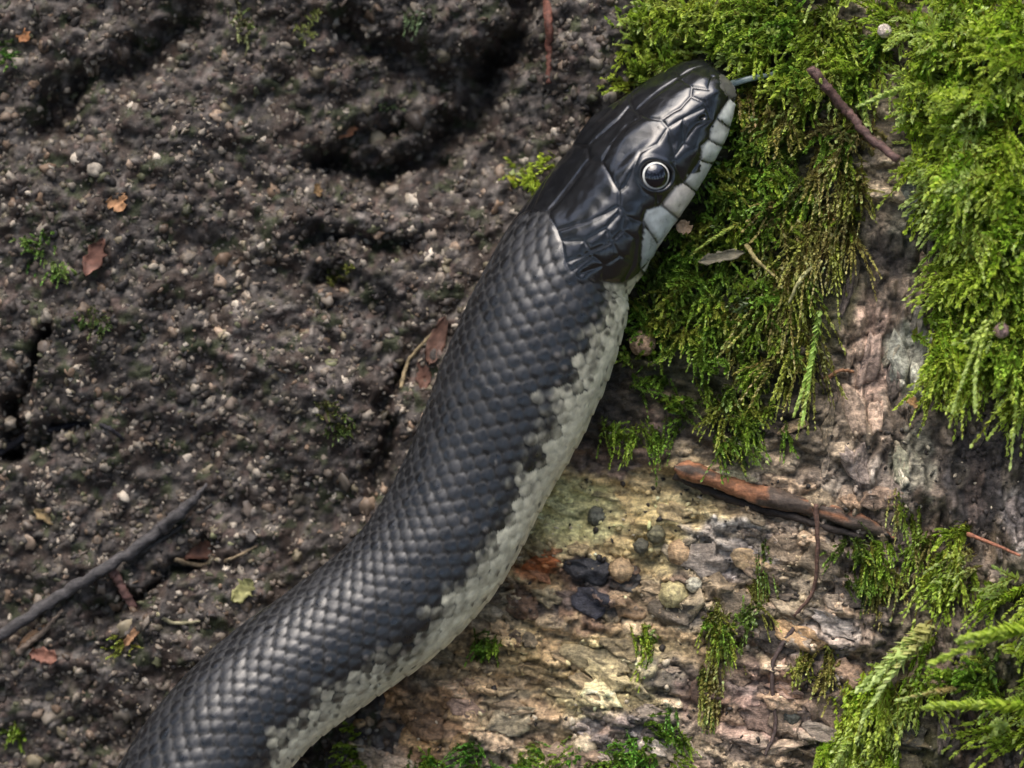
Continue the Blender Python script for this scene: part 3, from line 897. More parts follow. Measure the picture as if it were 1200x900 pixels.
disp[:nh] += (1 - wn_[:nh]) * (1.9 * (1 - np.exp(-np.clip(dist, 0, 60) / 2.2)) + 1.2)
# brow ridge, hollow before the eye, cheek swelling
ex_s, ex_a = on_skin(768.5, 206)
def bump_at(pt, rs, ra, amp):
    s0, a0 = on_skin(*pt)
    g = np.exp(-(((SS - s0) / rs) ** 2 + ((np.abs(ARC) - a0) / ra) ** 2))
    return amp * g
disp += bump_at((748, 190), 34, 10, 4.5) + bump_at((738, 160), 26, 16, 2.5) - bump_at((795, 165), 26, 14, 3.0) + bump_at((720, 300), 40, 30, 4.0)
disp += bump_at((835, 110), 8, 8, 2.0) - bump_at((823, 138), 3.0, 2.4, 5.0)
# mouth line: lip overhangs the lower jaw
lip = [on_skin(*p) for p in z1([(628, 880), (685, 830), (700, 782), (780, 684), (852, 582), (882, 562), (925, 470), (965, 405), (988, 332), (1002, 245)])]
la = np.array(sorted(lip))
lip_a = np.interp(SS, la[:, 0], la[:, 1], left=la[0, 1] * 0.8)
under = np.abs(ARC) - lip_a
inh = (SS < la[-1, 0]) & (SS > 3)
disp -= np.where(inh, 4.5 * np.exp(-((under - 3.0) / 2.2) ** 2) + 2.5 * sstep(2, 9, under), 0) * sstep(la[-1, 0], la[-1, 0] - 25, SS)
# eye socket
re = np.hypot(SS - ex_s, np.abs(ARC) - ex_a)
disp += 2.2 * np.exp(-((re - 19.5) / 3.0) ** 2) - 9.0 * sstep(17.5, 14.5, re)
disp += 0.8 * fbm(SS / 40, ARC / 40, 301, 3) + (1 - wn_) * (0.2 * fbm(SS / 26, ARC / 20, 302, 2) + 0.05 * noise(SS / 3.2, ARC / 3.2, 303))
edge = sstep(0, 8, sv)[:, None]
FIN = BASE + NRM * (disp * edge)[..., None]

# --- colour
hsh = hash2(bi, bj + 300, 9); hsh2 = hash2(bi, bj + 300, 19)
black = np.array([0.0085, 0.009, 0.0105])
c = np.ones(SS.shape + (3,)) * black
c *= (0.75 + 0.7 * hsh)[..., None] * wn_[..., None] + (1 - wn_[..., None]) * 0.8
gap = (sstep(0.68, 0.44, bestH) * wn_ * (1 - vent))[..., None]
c = c * (1 - gap) + np.array([0.003, 0.003, 0.0035]) * gap
# pale flank and belly, decided scale by scale, ragged at its border
tcen = np.abs(np.where(vent > 0.5, np.abs(TQ), np.abs(bj * DR)))
bs = np.interp(SS, [0, s_head, s_head + 60, s_head + 180, s_head + 400, s_head + 700, s_head + 900, 4000], np.radians([95, 90, 88, 80, 82, 86, 88, 90]))
pale_k = 0.55 * tcen + 0.45 * np.abs(TQ) - bs + 0.30 * (hsh - 0.5) + 0.14 * fbm(SS / 26, ARC / 14, 315, 3) + 0.10 * noise(SS / 60, np.sign(TQ) * 3.0, 311)
inner = sstep(1.25, 0.45, ba * ba + bb * bb)
pale = sstep(-0.24, 0.30, pale_k - 0.16 * (1 - inner) * (1 - vent) + 0.05 * noise(SS / 7, ARC / 7, 312))
pc = np.array([0.62, 0.585, 0.44]) * (0.78 + 0.3 * hsh2)[..., None]
pc = pc * (1 - vent[..., None]) + np.array([0.64, 0.60, 0.45]) * vent[..., None]
spot = sstep(0.55, 0.2, np.hypot(ba + 0.35, bb * 0.8) + 0.2 * noise(SS / 5, ARC / 5, 313)) * ((hsh2 < 0.30) & (vent < 0.5) & (pale_k < 0.5))
pc = pc * (1 - 0.8 * spot)[..., None]
pc = pc * (1 + 0.14 * noise(SS / 11, ARC / 11, 314))[..., None]
pgap = (sstep(0.32, 0.1, bestH) * (1 - vent))[..., None]
pc = pc * (1 - 0.2 * pgap)
vl = sstep(0.90, 0.97, vp) * vent
pc = pc * (1 - 0.45 * vl)[..., None]
fleck = (hash2(bi, bj + 300, 29) > 0.80) * (pale_k > -0.5) * sstep(0.5, 0.2, np.hypot(ba - 0.4, bb)) * wn_ * 0.5
c = c * (1 - fleck[..., None]) + np.array([0.17, 0.15, 0.13]) * fleck[..., None]
pw = (pale * wn_)[..., None]
c = c * (1 - pw) + pc * pw
rough = np.where(wn_ > 0.5, 0.30 + 0.12 * hsh, 0.20)
rough = rough * (1 - gap[..., 0]) + 0.95 * gap[..., 0]
rough = rough * (1 - pale * wn_) + 0.5 * pale * wn_
# throat and lower jaw
jaw = (sstep(1, 6, under) * inh)[..., None]
c = c * (1 - jaw) + np.array([0.44, 0.43, 0.36]) * jaw
# white upper-lip shields
labs = [[(930, 290), (975, 222), (1004, 240), (990, 332)], [(905, 342), (932, 298), (988, 332), (968, 404), (898, 380)],
        [(868, 402), (897, 382), (966, 405), (927, 470), (862, 452)], [(800, 545), (815, 515), (862, 500), (862, 458), (925, 472), (884, 562), (852, 580)],
        [(715, 632), (762, 560), (800, 548), (852, 582), (784, 684)], [(640, 690), (655, 650), (715, 634), (784, 684), (700, 784), (668, 735)],
        [(628, 880), (634, 790), (642, 720), (668, 738), (700, 784), (685, 832)], [(938, 190), (960, 128), (990, 160), (1004, 240), (975, 222)]]
tint = [(0.44, 0.46, 0.42), (0.33, 0.34, 0.31), (0.40, 0.42, 0.39), (0.38, 0.39, 0.36), (0.48, 0.44, 0.39), (0.38, 0.41, 0.40), (0.28, 0.31, 0.30), (0.07, 0.068, 0.062)]
hA = np.abs(ARC[:nh])
for L, tn in zip(labs, tint):
    P = [on_skin(*p) for p in z1(L)]
    m = in_poly(SS[:nh] + 1.2 * noise(SS[:nh] / 5, hA / 5, 321), hA + 1.2 * noise(SS[:nh] / 5, hA / 5, 322), P)
    sh = (0.75 + 0.35 * sstep(0, 10, dist)) * (1 + 0.15 * noise(SS[:nh] / 12, hA / 12, 323))
    c[:nh] = np.where(m[..., None], np.array(tn) * sh[..., None], c[:nh])
    rough[:nh] = np.where(m, 0.33, rough[:nh])
seam = (sstep(2.2, 0.6, dist) * (1 - wn_[:nh]))[..., None]
c[:nh] = c[:nh] * (1 - 0.8 * seam) + np.array([0.008, 0.008, 0.009]) * 0.8 * seam
sock = (re < 17)[..., None]
c = np.where(sock, np.array([0.006, 0.006, 0.007]), c)
rgba = np.concatenate([np.clip(c, 0.003, 0.9), np.clip(rough, 0.1, 1)[..., None]], -1)

snake = empty("black_snake", (560, 560, 10))
tag(snake, "glossy black snake with white lips and pale belly climbing between rock and log", "snake")
V = FIN.reshape(-1, 3)
F = grid_faces(nr_, NT, True)
body = obj("body", W(V), F, M_SKIN, rgba.reshape(-1, 4), snake)
# eyes
def eye(side):
    k = np.argmin((SS - ex_s) ** 2 + (ARC - side * ex_a) ** 2)
    i, j = np.unravel_index(k, SS.shape)
    nrm = NRM[i, j]; p = BASE[i, j] - nrm * 9.5
    if side > 0:
        nrm = nrm * 0.8 + np.array([0.02, 0.03, 0.25]); nrm /= np.linalg.norm(nrm)
    t1 = np.cross(nrm, [0, 1, 0.2]); t1 /= np.linalg.norm(t1); t2 = np.cross(nrm, t1)
    def cap(R, a0, a1, n, lift=0.0):
        th = np.linspace(a0, a1, n); ps = np.linspace(0, 2 * math.pi, 48, endpoint=False)
        P = p + lift * nrm + R * (np.sin(th)[:, None, None] * (np.cos(ps)[None, :, None] * t1 + np.sin(ps)[None, :, None] * t2) + np.cos(th)[:, None, None] * nrm)
        return P.reshape(-1, 3), grid_faces(n, 48, True)
    Pv, Fv = cap(19.0, math.radians(42), math.radians(175), 22)
    e_o = obj("eye", W(Pv), Fv, M_PUPIL, None, snake)
    Pv, Fv = cap(19.15, math.radians(44.5), math.radians(54), 5)
    obj("iris", W(Pv), Fv, M_IRIS, None, e_o)
    Pv, Fv = cap(19.3, math.radians(0.3), math.radians(45.5), 16)
    obj("pupil", W(Pv), Fv, M_PUPIL, None, e_o)
eye(1); eye(-1)
# tongue
tp = catmull([(852, 100, 84), (872, 94, 84), (890, 90, 83), (902, 88, 82)], 6)
x, y = unpix(tp[:, 0], tp[:, 1], tp[:, 2]); tp[:, 0], tp[:, 1] = x, y
V1, F1 = tube_arrays(tp, np.linspace(4.2, 2.6, len(tp)), 10, flat=0.6)
tg = obj("tongue", W(V1), F1, M_TONGUE, None, snake)
for e_ in ([(901, 88, 82), (912, 83, 83), (926, 79, 87)], [(901, 88, 82), (913, 89, 82), (928, 92, 80)]):
    tp = catmull(e_, 5); x, y = unpix(tp[:, 0], tp[:, 1], tp[:, 2]); tp[:, 0], tp[:, 1] = x, y
    V1, F1 = tube_arrays(tp, np.linspace(2.4, 0.6, len(tp)), 8, flat=0.7)
    obj("fork_tip", W(V1), F1, M_TONGUE, None, tg)

# ------------------------------------------------------------------ twigs, rootlets, leaf scraps
def twig(name, label, cat, pts, r0, r1, colour, rough=0.35, fn=None, lift=0.5, parent=None, sides=9, dens=10, group=None):
    P = []
    for p in pts:
        if fn is not None:
            x, y, d = land(p[0], p[1], fn)
            d = d + (p[2] if len(p) > 2 else 0) + r0 * lift
        else:
            x, y = unpix(p[0], p[1], p[2]); d = p[2]
        P.append((float(x), float(y), float(d)))
    P = catmull(P, dens)
    P[1:-1] += rng.normal(size=(len(P) - 2, 3)) * r0 * 0.12
    V, F = tube_arrays(P, np.linspace(r0, r1, len(P)) * (1 + 0.15 * noise(np.arange(len(P)) / 4.0, 0.0 * P[:, 0], int(abs(pts[0][1])))), sides, rough, int(abs(pts[0][0])) + 3)
    t = np.repeat(np.arange(len(P) + 2), sides)
    cc = np.array([colour]) * (1 + 0.35 * noise(t * 0.33, np.tile(np.arange(sides), len(P) + 2) * 0.8, int(pts[0][1]) + 7))[:, None]
    o = obj(name, W(V), F, M_TWIG, np.clip(cc, 0.004, 1), parent)
    if parent is None: tag(o, label, cat, group)
    return o
tw = empty("fallen_twig", (0, 745, 20))
tag(tw, "grey broken twig with a splintered end lying on the granular rock", "twig")
twig("stem", None, None, [(-70, 790, 6), (-10, 752, 8), (60, 705, 10), (120, 668, 10), (180, 628, 10), (222, 592, 8)], 7.5, 6.5, (0.055, 0.05, 0.05), 0.35, h_bank, 0.6, tw)
twig("splinter", None, None, [(190, 618, 12), (225, 590, 16), (243, 566, 14)], 8, 1.5, (0.055, 0.05, 0.05), 0.5, h_bank, 0.6, tw)
twig("splinter", None, None, [(150, 655, 8), (205, 622, 6), (250, 590, 4)], 6, 1.5, (0.03, 0.027, 0.025), 0.5, h_bank, 0.6, tw)
twig("splinter", None, None, [(20, 765, 4), (45, 745, 6), (75, 715, 4)], 5, 2, (0.16, 0.12, 0.09), 0.5, h_bank, 0.6, tw)
twig("needle_stick", "short reddish brown stick leaning on the grey twig", "stick", [(130, 662, 14), (142, 684, 12), (158, 712, 6)], 6, 4.5, (0.16, 0.085, 0.07), 0.3, h_bank)
twig("rootlet", "thin black curved rootlet on the rock above the grey twig", "rootlet", [(-20, 540, 2), (25, 515, 4), (60, 504, 6), (100, 497, 6), (125, 500, 5), (145, 515, 1)], 6, 2, (0.018, 0.016, 0.02), 0.25, h_bank)
twig("red_stem", "reddish brown stem hanging down the dark rock beside the crevice", "stem", [(640, -30, 2), (643, 20, 3), (644, 60, 3), (643, 98, 1)], 6, 3, (0.12, 0.045, 0.03), 0.3, h_bank)
twig("curled_fibre", "pale thin fibre curving over the rock beside the snake's back", "fibre", [(470, 455, 4), (478, 425, 6), (498, 400, 6), (510, 388, 5)], 2.6, 1.4, (0.26, 0.20, 0.11), 0.2, h_bank)
twig("tan_fibre", "tan curled fibre on the rock close under the twig's splintered end", "fibre", [(205, 655, 6), (235, 662, 7), (270, 655, 7), (300, 640, 3)], 3, 1.4, (0.20, 0.15, 0.09), 0.3, h_bank)
twig("tan_fibre", "pale bent fibre on the rock beside the snake's lower back", "fibre", [(185, 720, 4), (205, 730, 6), (235, 728, 4)], 3, 1.6, (0.22, 0.2, 0.12), 0.3, h_bank)

# orange root on the ledge of the log
P = []
for p in [(790, 548), (812, 553), (850, 566), (890, 580), (930, 590), (985, 604), (1025, 620), (1050, 632)]:
    x, y, d = land(p[0], p[1], h_log); P.append((float(x), float(y), float(d)))
P = np.array(P); P[:, 2] = np.linspace(P[:, 2].mean() - 6, P[:, 2].mean() + 8, len(P)) * 0.5 + P[:, 2] * 0.5 + 5
P = catmull(P, 14)
tt = np.linspace(0, 1, len(P))
rad = 10.5 * np.clip(np.minimum(tt / 0.08, (1 - tt) / 0.25), 0.15, 1) ** 0.6 * (1 + 0.12 * np.sin(tt * 17))
V, F = tube_arrays(P, rad, 18, 0.0)
n_ = len(P) + 2
ii, jj = np.meshgrid(np.arange(n_), np.arange(18), indexing='ij'); ii = ii.ravel(); jj = jj.ravel()
ctr_ = np.vstack([P[:1], P, P[-1:]])[ii]
V = ctr_ + (V - ctr_) * (1 + 0.22 * fbm(ii / 14.0, jj / 3.0, 711, 3) + 0.10 * noise(ii / 3.0, jj / 1.3, 712))[:, None]
k = sstep(-0.05, 0.25, fbm(ii / 22.0, jj / 4.5, 713, 3) + 0.35 - 1.3 * np.abs(ii / n_ - 0.33))[:, None]
cc = np.array([0.075, 0.055, 0.042]) * (1 - k) + np.array([0.27, 0.12, 0.06]) * k
cc = cc * (1 + 0.45 * noise(ii / 6.0, jj / 1.6, 714))[:, None]
tag(obj("orange_root", W(V), F, M_TWIG, np.clip(cc, 0.01, 1)), "orange-brown weathered root lying along the ledge of the log", "root")
twig("dark_splint", "dark rotten splint along the underside of the orange root", "splint", [(790, 556, 4), (830, 574, 5), (880, 592, 5), (950, 612, 4), (1010, 630, 1)], 6, 4, (0.03, 0.022, 0.018), 0.4, h_log)
twig("moss_twig", "thin purplish brown twig slanting through the moss right of the snout", "twig", [(945, 85, 62), (965, 108, 58), (990, 138, 54), (1015, 165, 50), (1048, 190, 46)], 6, 4.5, (0.095, 0.052, 0.045), 0.25, h_log)
twig("hanging_stalk", "thin reddish stalk hanging from the orange root over grey wood", "stalk", [(955, 590, 14), (957, 640, 8), (953, 690, 6), (930, 722, 3)], 3, 2, (0.10, 0.055, 0.04), 0.2, h_log)
twig("hanging_stalk", "thin dark stalk bent over pinkish wood below the hollow", "stalk", [(930, 735, 4), (905, 780, 5), (908, 850, 5), (896, 885, 3)], 3, 2, (0.06, 0.04, 0.035), 0.2, h_log)
twig("fine_stalk", "fine reddish stalk above the lower feathery moss shoots", "stalk", [(1130, 625, 22), (1160, 636, 30), (1192, 650, 26)], 2.5, 1.5, (0.3, 0.12, 0.07), 0.1, h_log)
twig("bent_fibre", "ochre bent fibre in the moss below the twig", "fibre", [(872, 288, 40), (885, 308, 46), (905, 325, 44)], 3, 1.5, (0.30, 0.25, 0.10), 0.2, h_log)
twig("bent_fibre", "pale straw fibre in the moss beside the dark bark knot", "fibre", [(955, 310, 30), (935, 328, 36), (922, 356, 34)], 3, 1.6, (0.30, 0.29, 0.13), 0.2, h_log)
twig("bent_fibre", "rust fibre looped over the furrowed bark", "fibre", [(965, 445, 6), (985, 434, 9), (1000, 436, 4)], 2.5, 1.5, (0.28, 0.14, 0.07), 0.2, h_log)

def scrap(name, label, cat, px, py, L, wd, ang, colour, fn, lift=4, group=None):
    """a small curled leaf scrap with thickness"""
    rr = np.random.default_rng(int(px * 7 + py))
    x, y, d = land(px, py, fn)
    nu, nv = 12, 7
    u = np.linspace(-1, 1, nu); v = np.linspace(-1, 1, nv)
    U, Vv = np.meshgrid(u, v, indexing='ij')
    wid = np.sqrt(np.clip(1 - np.abs(U) ** 2.2, 0.02, 1)) * (1 + 0.25 * rr.normal(size=(nu, 1)))
    lx = U * L + 0.06 * L * rr.normal(size=U.shape); ly = Vv * wid * wd
    lz = lift + 0.30 * wd * Vv ** 2 + 0.18 * L * U ** 2 * rr.uniform(-0.3, 1) + 0.6 * rr.normal(size=U.shape)
    ca, sa = math.cos(ang), math.sin(ang)
    top = np.stack([x + lx * ca - ly * sa, y + lx * sa + ly * ca, d + lz], -1).reshape(-1, 3)
    bot = top - np.array([0, 0, 1.4])
    F = grid_faces(nu, nv)
    ring = [i * nv for i in range(nu)] + [(nu - 1) * nv + j for j in range(1, nv)] + [i * nv + nv - 1 for i in range(nu - 2, -1, -1)] + [j for j in range(nv - 2, 0, -1)]
    side = [(ring[i], ring[(i + 1) % len(ring)], ring[(i + 1) % len(ring)] + nu * nv, ring[i] + nu * nv) for i in range(len(ring))]
    FF = np.vstack([F, F[:, ::-1] + nu * nv, np.array(side)])
    cc = np.array([colour]) * (1 + 0.2 * rr.normal(size=(2 * nu * nv, 1)))
    o = obj(name, W(np.vstack([top, bot])), FF, M_LITTER, np.clip(cc, 0.01, 1))
    tag(o, label, cat, group)
    return o
scrap("leaf_scrap", "small orange leaf scrap below the dark cleft at the rock's top corner", "leaf scrap", 28, 42, 9, 7, 0.8, (0.30, 0.13, 0.05), h_bank)
scrap("leaf_scrap", "orange-tan leaf scrap alone on open grey rock", "leaf scrap", 139, 238, 11, 10, 1.1, (0.36, 0.19, 0.09), h_bank, 6)
scrap("leaf_scrap", "narrow orange leaf scrap on the rim of the dark hollow", "leaf scrap", 407, 156, 13, 5, -0.5, (0.26, 0.11, 0.05), h_bank, 10)
scrap("leaf_scrap", "small ochre leaf scrap inside the dark hollow", "leaf scrap", 373, 223, 8, 5, 1.4, (0.20, 0.12, 0.05), h_bank, 6)
scrap("brown_leaf", "reddish brown dead leaf wedged upright beside a green moss tuft", "dead leaf", 112, 302, 24, 9, -1.1, (0.14, 0.065, 0.045), h_bank, 10)
scrap("brown_leaf", "brown dead leaf under the splintered end of the twig", "dead leaf", 228, 640, 24, 15, 0.3, (0.14, 0.06, 0.035), h_bank, 3)
scrap("brown_leaf", "large rusty dead leaf tucked against the snake's back", "dead leaf", 512, 400, 30, 9, 1.9, (0.10, 0.052, 0.036), h_bank, 8)
scrap("brown_leaf", "rusty dead leaf under the bend of the snake's back", "dead leaf", 497, 440, 18, 10, 1.6, (0.13, 0.065, 0.045), h_bank, 10)
scrap("leaf_scrap", "pale ochre leaf scrap at the lower end of the twig", "leaf scrap", 40, 745, 22, 7, -0.7, (0.26, 0.15, 0.08), h_bank, 6)
scrap("leaf_scrap", "rusty leaf scrap beside the lower end of the twig", "leaf scrap", 52, 768, 16, 10, 0.2, (0.20, 0.09, 0.06), h_bank, 5)
scrap("leaf_scrap", "tan curled scrap on the rock between moss dots and the snake", "leaf scrap", 155, 745, 13, 5, -0.9, (0.26, 0.14, 0.07), h_bank, 6)
scrap("leaf_scrap", "greenish tan scrap on grey rock above the twig", "leaf scrap", 55, 605, 16, 6, 0.5, (0.27, 0.19, 0.09), h_bank, 6)
scrap("leaf_scrap", "yellow-green lichen scrap against the snake's lower back", "leaf scrap", 285, 692, 17, 10, -0.8, (0.26, 0.25, 0.10), h_bank, 6)
scrap("leaf_scrap", "grey-brown narrow leaf scrap lying in moss beside the jaw", "leaf scrap", 843, 302, 26, 7, -0.2, (0.16, 0.14, 0.09), h_log, 40)
scrap("leaf_scrap", "tan scrap caught under the snake's jaw in moss", "leaf scrap", 800, 268, 9, 8, 0.4, (0.36, 0.24, 0.14), h_log, 36)
scrap("leaf_scrap", "orange scrap at the lower edge of the bright feathery moss", "leaf scrap", 1068, 470, 10, 6, 0.7, (0.45, 0.26, 0.12), h_log, 12)

# ------------------------------------------------------------------ moss
MOSSK = 1.85
class Moss:
    def __init__(self, seed):
        self.V = []; self.F = []; self.C = []; self.n = 0; self.r = np.random.default_rng(seed)
    def shoot(self, base, direction, length, leaf, colour, droop=0.4, width=1.0, per=1.5, tipc=1.5, spread=0.95):
        r = self.r
        ns = 9
        t = np.linspace(0, 1, ns)
        d = np.asarray(direction, float); d = d / (np.linalg.norm(d) + 1e-9)
        side = r.normal(size=3) * 0.18
        pts = np.asarray(base) + length * (t[:, None] * d + (t ** 2)[:, None] * (np.array([0, droop, -0.12 * droop]) + side * 0.5))
        T = np.gradient(pts, axis=0); T /= np.linalg.norm(T, axis=1)[:, None]
        m = max(12, int(length / leaf * per * 4.9))
        k = np.sort(r.random(m)) ** 0.9
        idx = k * (ns - 1); i0 = np.clip(idx.astype(int), 0, ns - 2); f = (idx - i0)[:, None]
        P = pts[i0] * (1 - f) + pts[i0 + 1] * f
        TT = T[i0]
        A = np.cross(TT, np.array([0.3, 0.2, 0.9])); A /= np.linalg.norm(A, axis=1)[:, None] + 1e-9
        B = np.cross(TT, A)
        ph = r.uniform(0, 2 * math.pi, m)
        # leaves flattened to two sides, as feather moss has them
        rad = A * np.cos(ph)[:, None] * 1.15 + B * np.sin(ph)[:, None] * 0.7
        al = r.uniform(0.55, 1.15, m) * spread
        al = al * (1.1 - 0.75 * k)
        dirv = TT * np.cos(al)[:, None] + rad * np.sin(al)[:, None]
        ln = leaf * r.uniform(0.6, 1.2, m) * width * (1.05 - 0.35 * k)
        wv = np.cross(dirv, rad); wv /= np.linalg.norm(wv, axis=1)[:, None] + 1e-9
        hw = (ln * r.uniform(0.22, 0.36, m))[:, None]
        mid = P + dirv * (ln * 0.42)[:, None] - rad * (ln * 0.10)[:, None]
        tip = P + dirv * ln[:, None] + rad * (ln * r.uniform(-0.15, 0.1, m))[:, None]
        Q = np.stack([P, mid + wv * hw, tip, mid - wv * hw], 1).reshape(-1, 3)
        n0 = self.n
        b = n0 + 4 * np.arange(m)
        self.F.append(np.vstack([np.stack([b, b + 1, b + 2], 1), np.stack([b, b + 2, b + 3], 1)]))
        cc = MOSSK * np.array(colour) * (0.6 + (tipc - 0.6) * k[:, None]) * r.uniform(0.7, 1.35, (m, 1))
        yel = r.random((m, 1)) < 0.05
        cc = np.where(yel, cc * np.array([1.6, 1.25, 1.4]), cc)
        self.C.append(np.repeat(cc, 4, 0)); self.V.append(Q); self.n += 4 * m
        # stem
        SV, SF = tube_arrays(pts, np.linspace(0.9, 0.4, ns) * max(0.7, leaf / 8), 3)
        self.V.append(SV); self.F.append(np.vstack([SF[:, [0, 1, 2]], SF[:, [0, 2, 3]]]) + self.n)
        self.C.append(np.tile(np.array(colour) * np.array([1.0, 0.7, 0.6]) * 0.7, (len(SV), 1))); self.n += len(SV)
    def build(self, name, label, cat="moss", kind="stuff", group=None):
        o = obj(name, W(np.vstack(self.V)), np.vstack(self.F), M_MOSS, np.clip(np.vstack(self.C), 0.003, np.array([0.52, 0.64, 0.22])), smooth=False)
        tag(o, label, cat, group, kind)
        return o

def patch(m, areas, count, dirs, lens, leaf, colours, fn, droop=0.4, outward=0.6, lift=(0, 10), jitter=0.45, heap=0.0, cl=7, tight=6.0, **kw):
    """areas: ellipses (x, y, rx, ry) in photo pixels; heap: how far the cushion is domed towards the viewer"""
    r = m.r
    ar = np.array([a[2] * a[3] for a in areas], float); ar /= ar.sum()
    nc = max(3, count // cl)
    ai = r.choice(len(areas), nc, p=ar)
    A_ = np.array(areas, float)[ai]
    th = r.uniform(0, 2 * math.pi, nc); q = np.sqrt(r.random(nc))
    px = A_[:, 0] + A_[:, 2] * q * np.cos(th); py = A_[:, 1] + A_[:, 3] * q * np.sin(th)
    ci = np.arange(count) % nc                                     # shoots grow in plumes: several share a root and a lean
    X_, Y_, D_ = land(px[ci] + r.normal(size=count) * tight, py[ci] + r.normal(size=count) * tight, fn)
    cz = heap * (1 - q * q) * r.uniform(0.0, 1.0, nc) + heap * 0.3 * r.random(nc)
    D_ = D_ + r.uniform(*lift, count) + cz[ci]
    cd = np.array([[dirs[0], dirs[1], outward]]) + r.normal(size=(nc, 3)) * jitter
    ck = np.array(colours)[r.integers(len(colours), size=nc)] * r.uniform(0.65, 1.3, (nc, 1))
    for k in range(count):
        dv = cd[ci[k]] + r.normal(size=3) * jitter * 0.45
        L = r.uniform(*lens)
        dv = dv / np.linalg.norm(dv)
        base = np.array([X_[k], Y_[k], D_[k]]) - dv * L * 0.35
        m.shoot(base, dv, L, leaf * r.uniform(0.8, 1.2), ck[ci[k]] * r.uniform(0.85, 1.15), droop * r.uniform(0.2, 1.5), **kw)

BR = [(0.30, 0.41, 0.045), (0.25, 0.37, 0.035), (0.37, 0.46, 0.085), (0.19, 0.30, 0.03)]       # bright feather moss
YG = [(0.24, 0.30, 0.04), (0.18, 0.25, 0.03), (0.29, 0.33, 0.07), (0.13, 0.19, 0.025)]         # yellow-green
DK = [(0.085, 0.15, 0.02), (0.13, 0.20, 0.025), (0.15, 0.17, 0.03), (0.065, 0.105, 0.018)]   # deeper green
OL = [(0.15, 0.14, 0.04), (0.19, 0.165, 0.06), (0.12, 0.13, 0.03), (0.21, 0.20, 0.065)]       # olive, half dead

m = Moss(401)
patch(m, [(800, 30, 90, 45), (740, 85, 30, 26), (760, 50, 40, 40), (860, 25, 70, 40)], 520, (-0.5, -0.1), (30, 60), 8.5, YG, h_log, 0.15, 0.8, heap=38, jitter=0.7)
m.build("moss_cushion", "yellow-green moss cushion behind the snake's snout at the rock's edge")
m = Moss(402)
patch(m, [(960, 30, 80, 50), (930, 90, 60, 45), (990, 80, 40, 50), (1030, 20, 40, 30)], 460, (-0.4, 0.3), (34, 70), 8.5, YG + BR[:1] + DK[:1], h_log, 0.2, 0.75, heap=30, jitter=0.65)
patch(m, [(920, -110, 160, 90)], 160, (-0.3, 0.2), (40, 80), 9, YG, h_log, 0.2, 0.75, heap=30, jitter=0.6)
m.build("moss_cushion", "yellow-green moss above the slanting purplish twig")
m = Moss(403)
patch(m, [(860, 170, 60, 70), (835, 240, 60, 60), (900, 230, 60, 70)], 620, (-0.35, 0.25), (20, 42), 7.5, DK + YG[1:2] + DK[:2], h_log, 0.15, 0.8, heap=24, jitter=0.7)
m.build("moss_mat", "deep green moss mat along the snake's lips")
m = Moss(404)
patch(m, [(800, 330, 60, 60), (770, 360, 40, 50), (860, 350, 70, 60), (830, 420, 100, 60)], 850, (-0.25, 0.35), (18, 40), 7, DK + DK + YG[3:], h_log, 0.25, 0.75, heap=20, jitter=0.7)
patch(m, [(860, 495, 70, 32), (760, 510, 50, 10)], 230, (0.0, 0.5), (18, 40), 6, DK, h_log, 0.5, 0.5, heap=10)
m.build("moss_mat", "dark green moss mat beside the snake's pale throat above the bared wood")
m = Moss(405)
patch(m, [(940, 230, 50, 70), (925, 310, 50, 60), (910, 390, 60, 60), (990, 240, 26, 60)], 260, (-0.3, 0.75), (40, 90), 7, OL + OL + DK[2:3] + YG[3:], h_log, 0.5, 0.4, heap=22, jitter=0.4)
patch(m, [(950, 160, 60, 50), (1000, 200, 30, 60), (900, 140, 40, 40)], 260, (-0.4, 0.4), (28, 60), 7.5, OL + DK + YG[1:2], h_log, 0.4, 0.6, heap=22)
m.build("hanging_moss", "olive half-dead moss strands hanging below the purplish twig")
m = Moss(406)
patch(m, [(1150, 60, 90, 70), (1120, 120, 60, 50), (1180, 170, 60, 60), (1090, 50, 36, 40)], 640, (-0.55, 0.25), (36, 74), 10, BR + BR + YG[:1], h_log, 0.2, 0.7, heap=64, jitter=0.55, spread=1.15)
patch(m, [(1130, 200, 60, 50), (1165, 260, 60, 60), (1110, 180, 40, 30), (1190, 330, 45, 60)], 580, (-0.5, 0.4), (36, 78), 10, BR, h_log, 0.3, 0.65, heap=58, jitter=0.5, spread=1.15)
patch(m, [(1140, 390, 60, 60), (1110, 440, 45, 36), (1185, 430, 40, 50), (1150, 330, 60, 40)], 460, (-0.4, 0.6), (34, 72), 9, BR[:2] + YG[:2] + DK[1:2], h_log, 0.35, 0.6, heap=48, jitter=0.5, spread=1.1)
patch(m, [(1290, 150, 90, 250), (1290, 380, 90, 120)], 220, (-0.5, 0.4), (60, 110), 11, BR, h_log, 0.45, 0.6, heap=50, jitter=0.4)
patch(m, [(1420, 100, 130, 300), (1400, 480, 130, 160), (1180, -110, 170, 90)], 330, (-0.4, 0.4), (50, 100), 11, BR, h_log, 0.35, 0.65, heap=50, jitter=0.5)
m.build("feather_moss", "bright green feathery moss mass spilling over the bark")
m = Moss(407)
patch(m, [(1010, 860, 45, 60), (1050, 790, 40, 40), (1000, 890, 50, 30), (1030, 920, 60, 40)], 300, (-0.3, 0.7), (36, 70), 9, BR + YG[:1], h_log, 0.5, 0.6, heap=34, jitter=0.35)
m.build("feather_moss", "light green feathery moss tuft below the pale yellow shoot")
m = Moss(408)
patch(m, [(1110, 660, 36, 40), (1090, 690, 30, 24)], 90, (-0.5, 0.5), (30, 56), 8, YG + [(0.3, 0.3, 0.1)], h_log, 0.4, 0.6, heap=20)
m.build("moss_tuft", "pale yellowish moss tuft above the thick pale shoot")
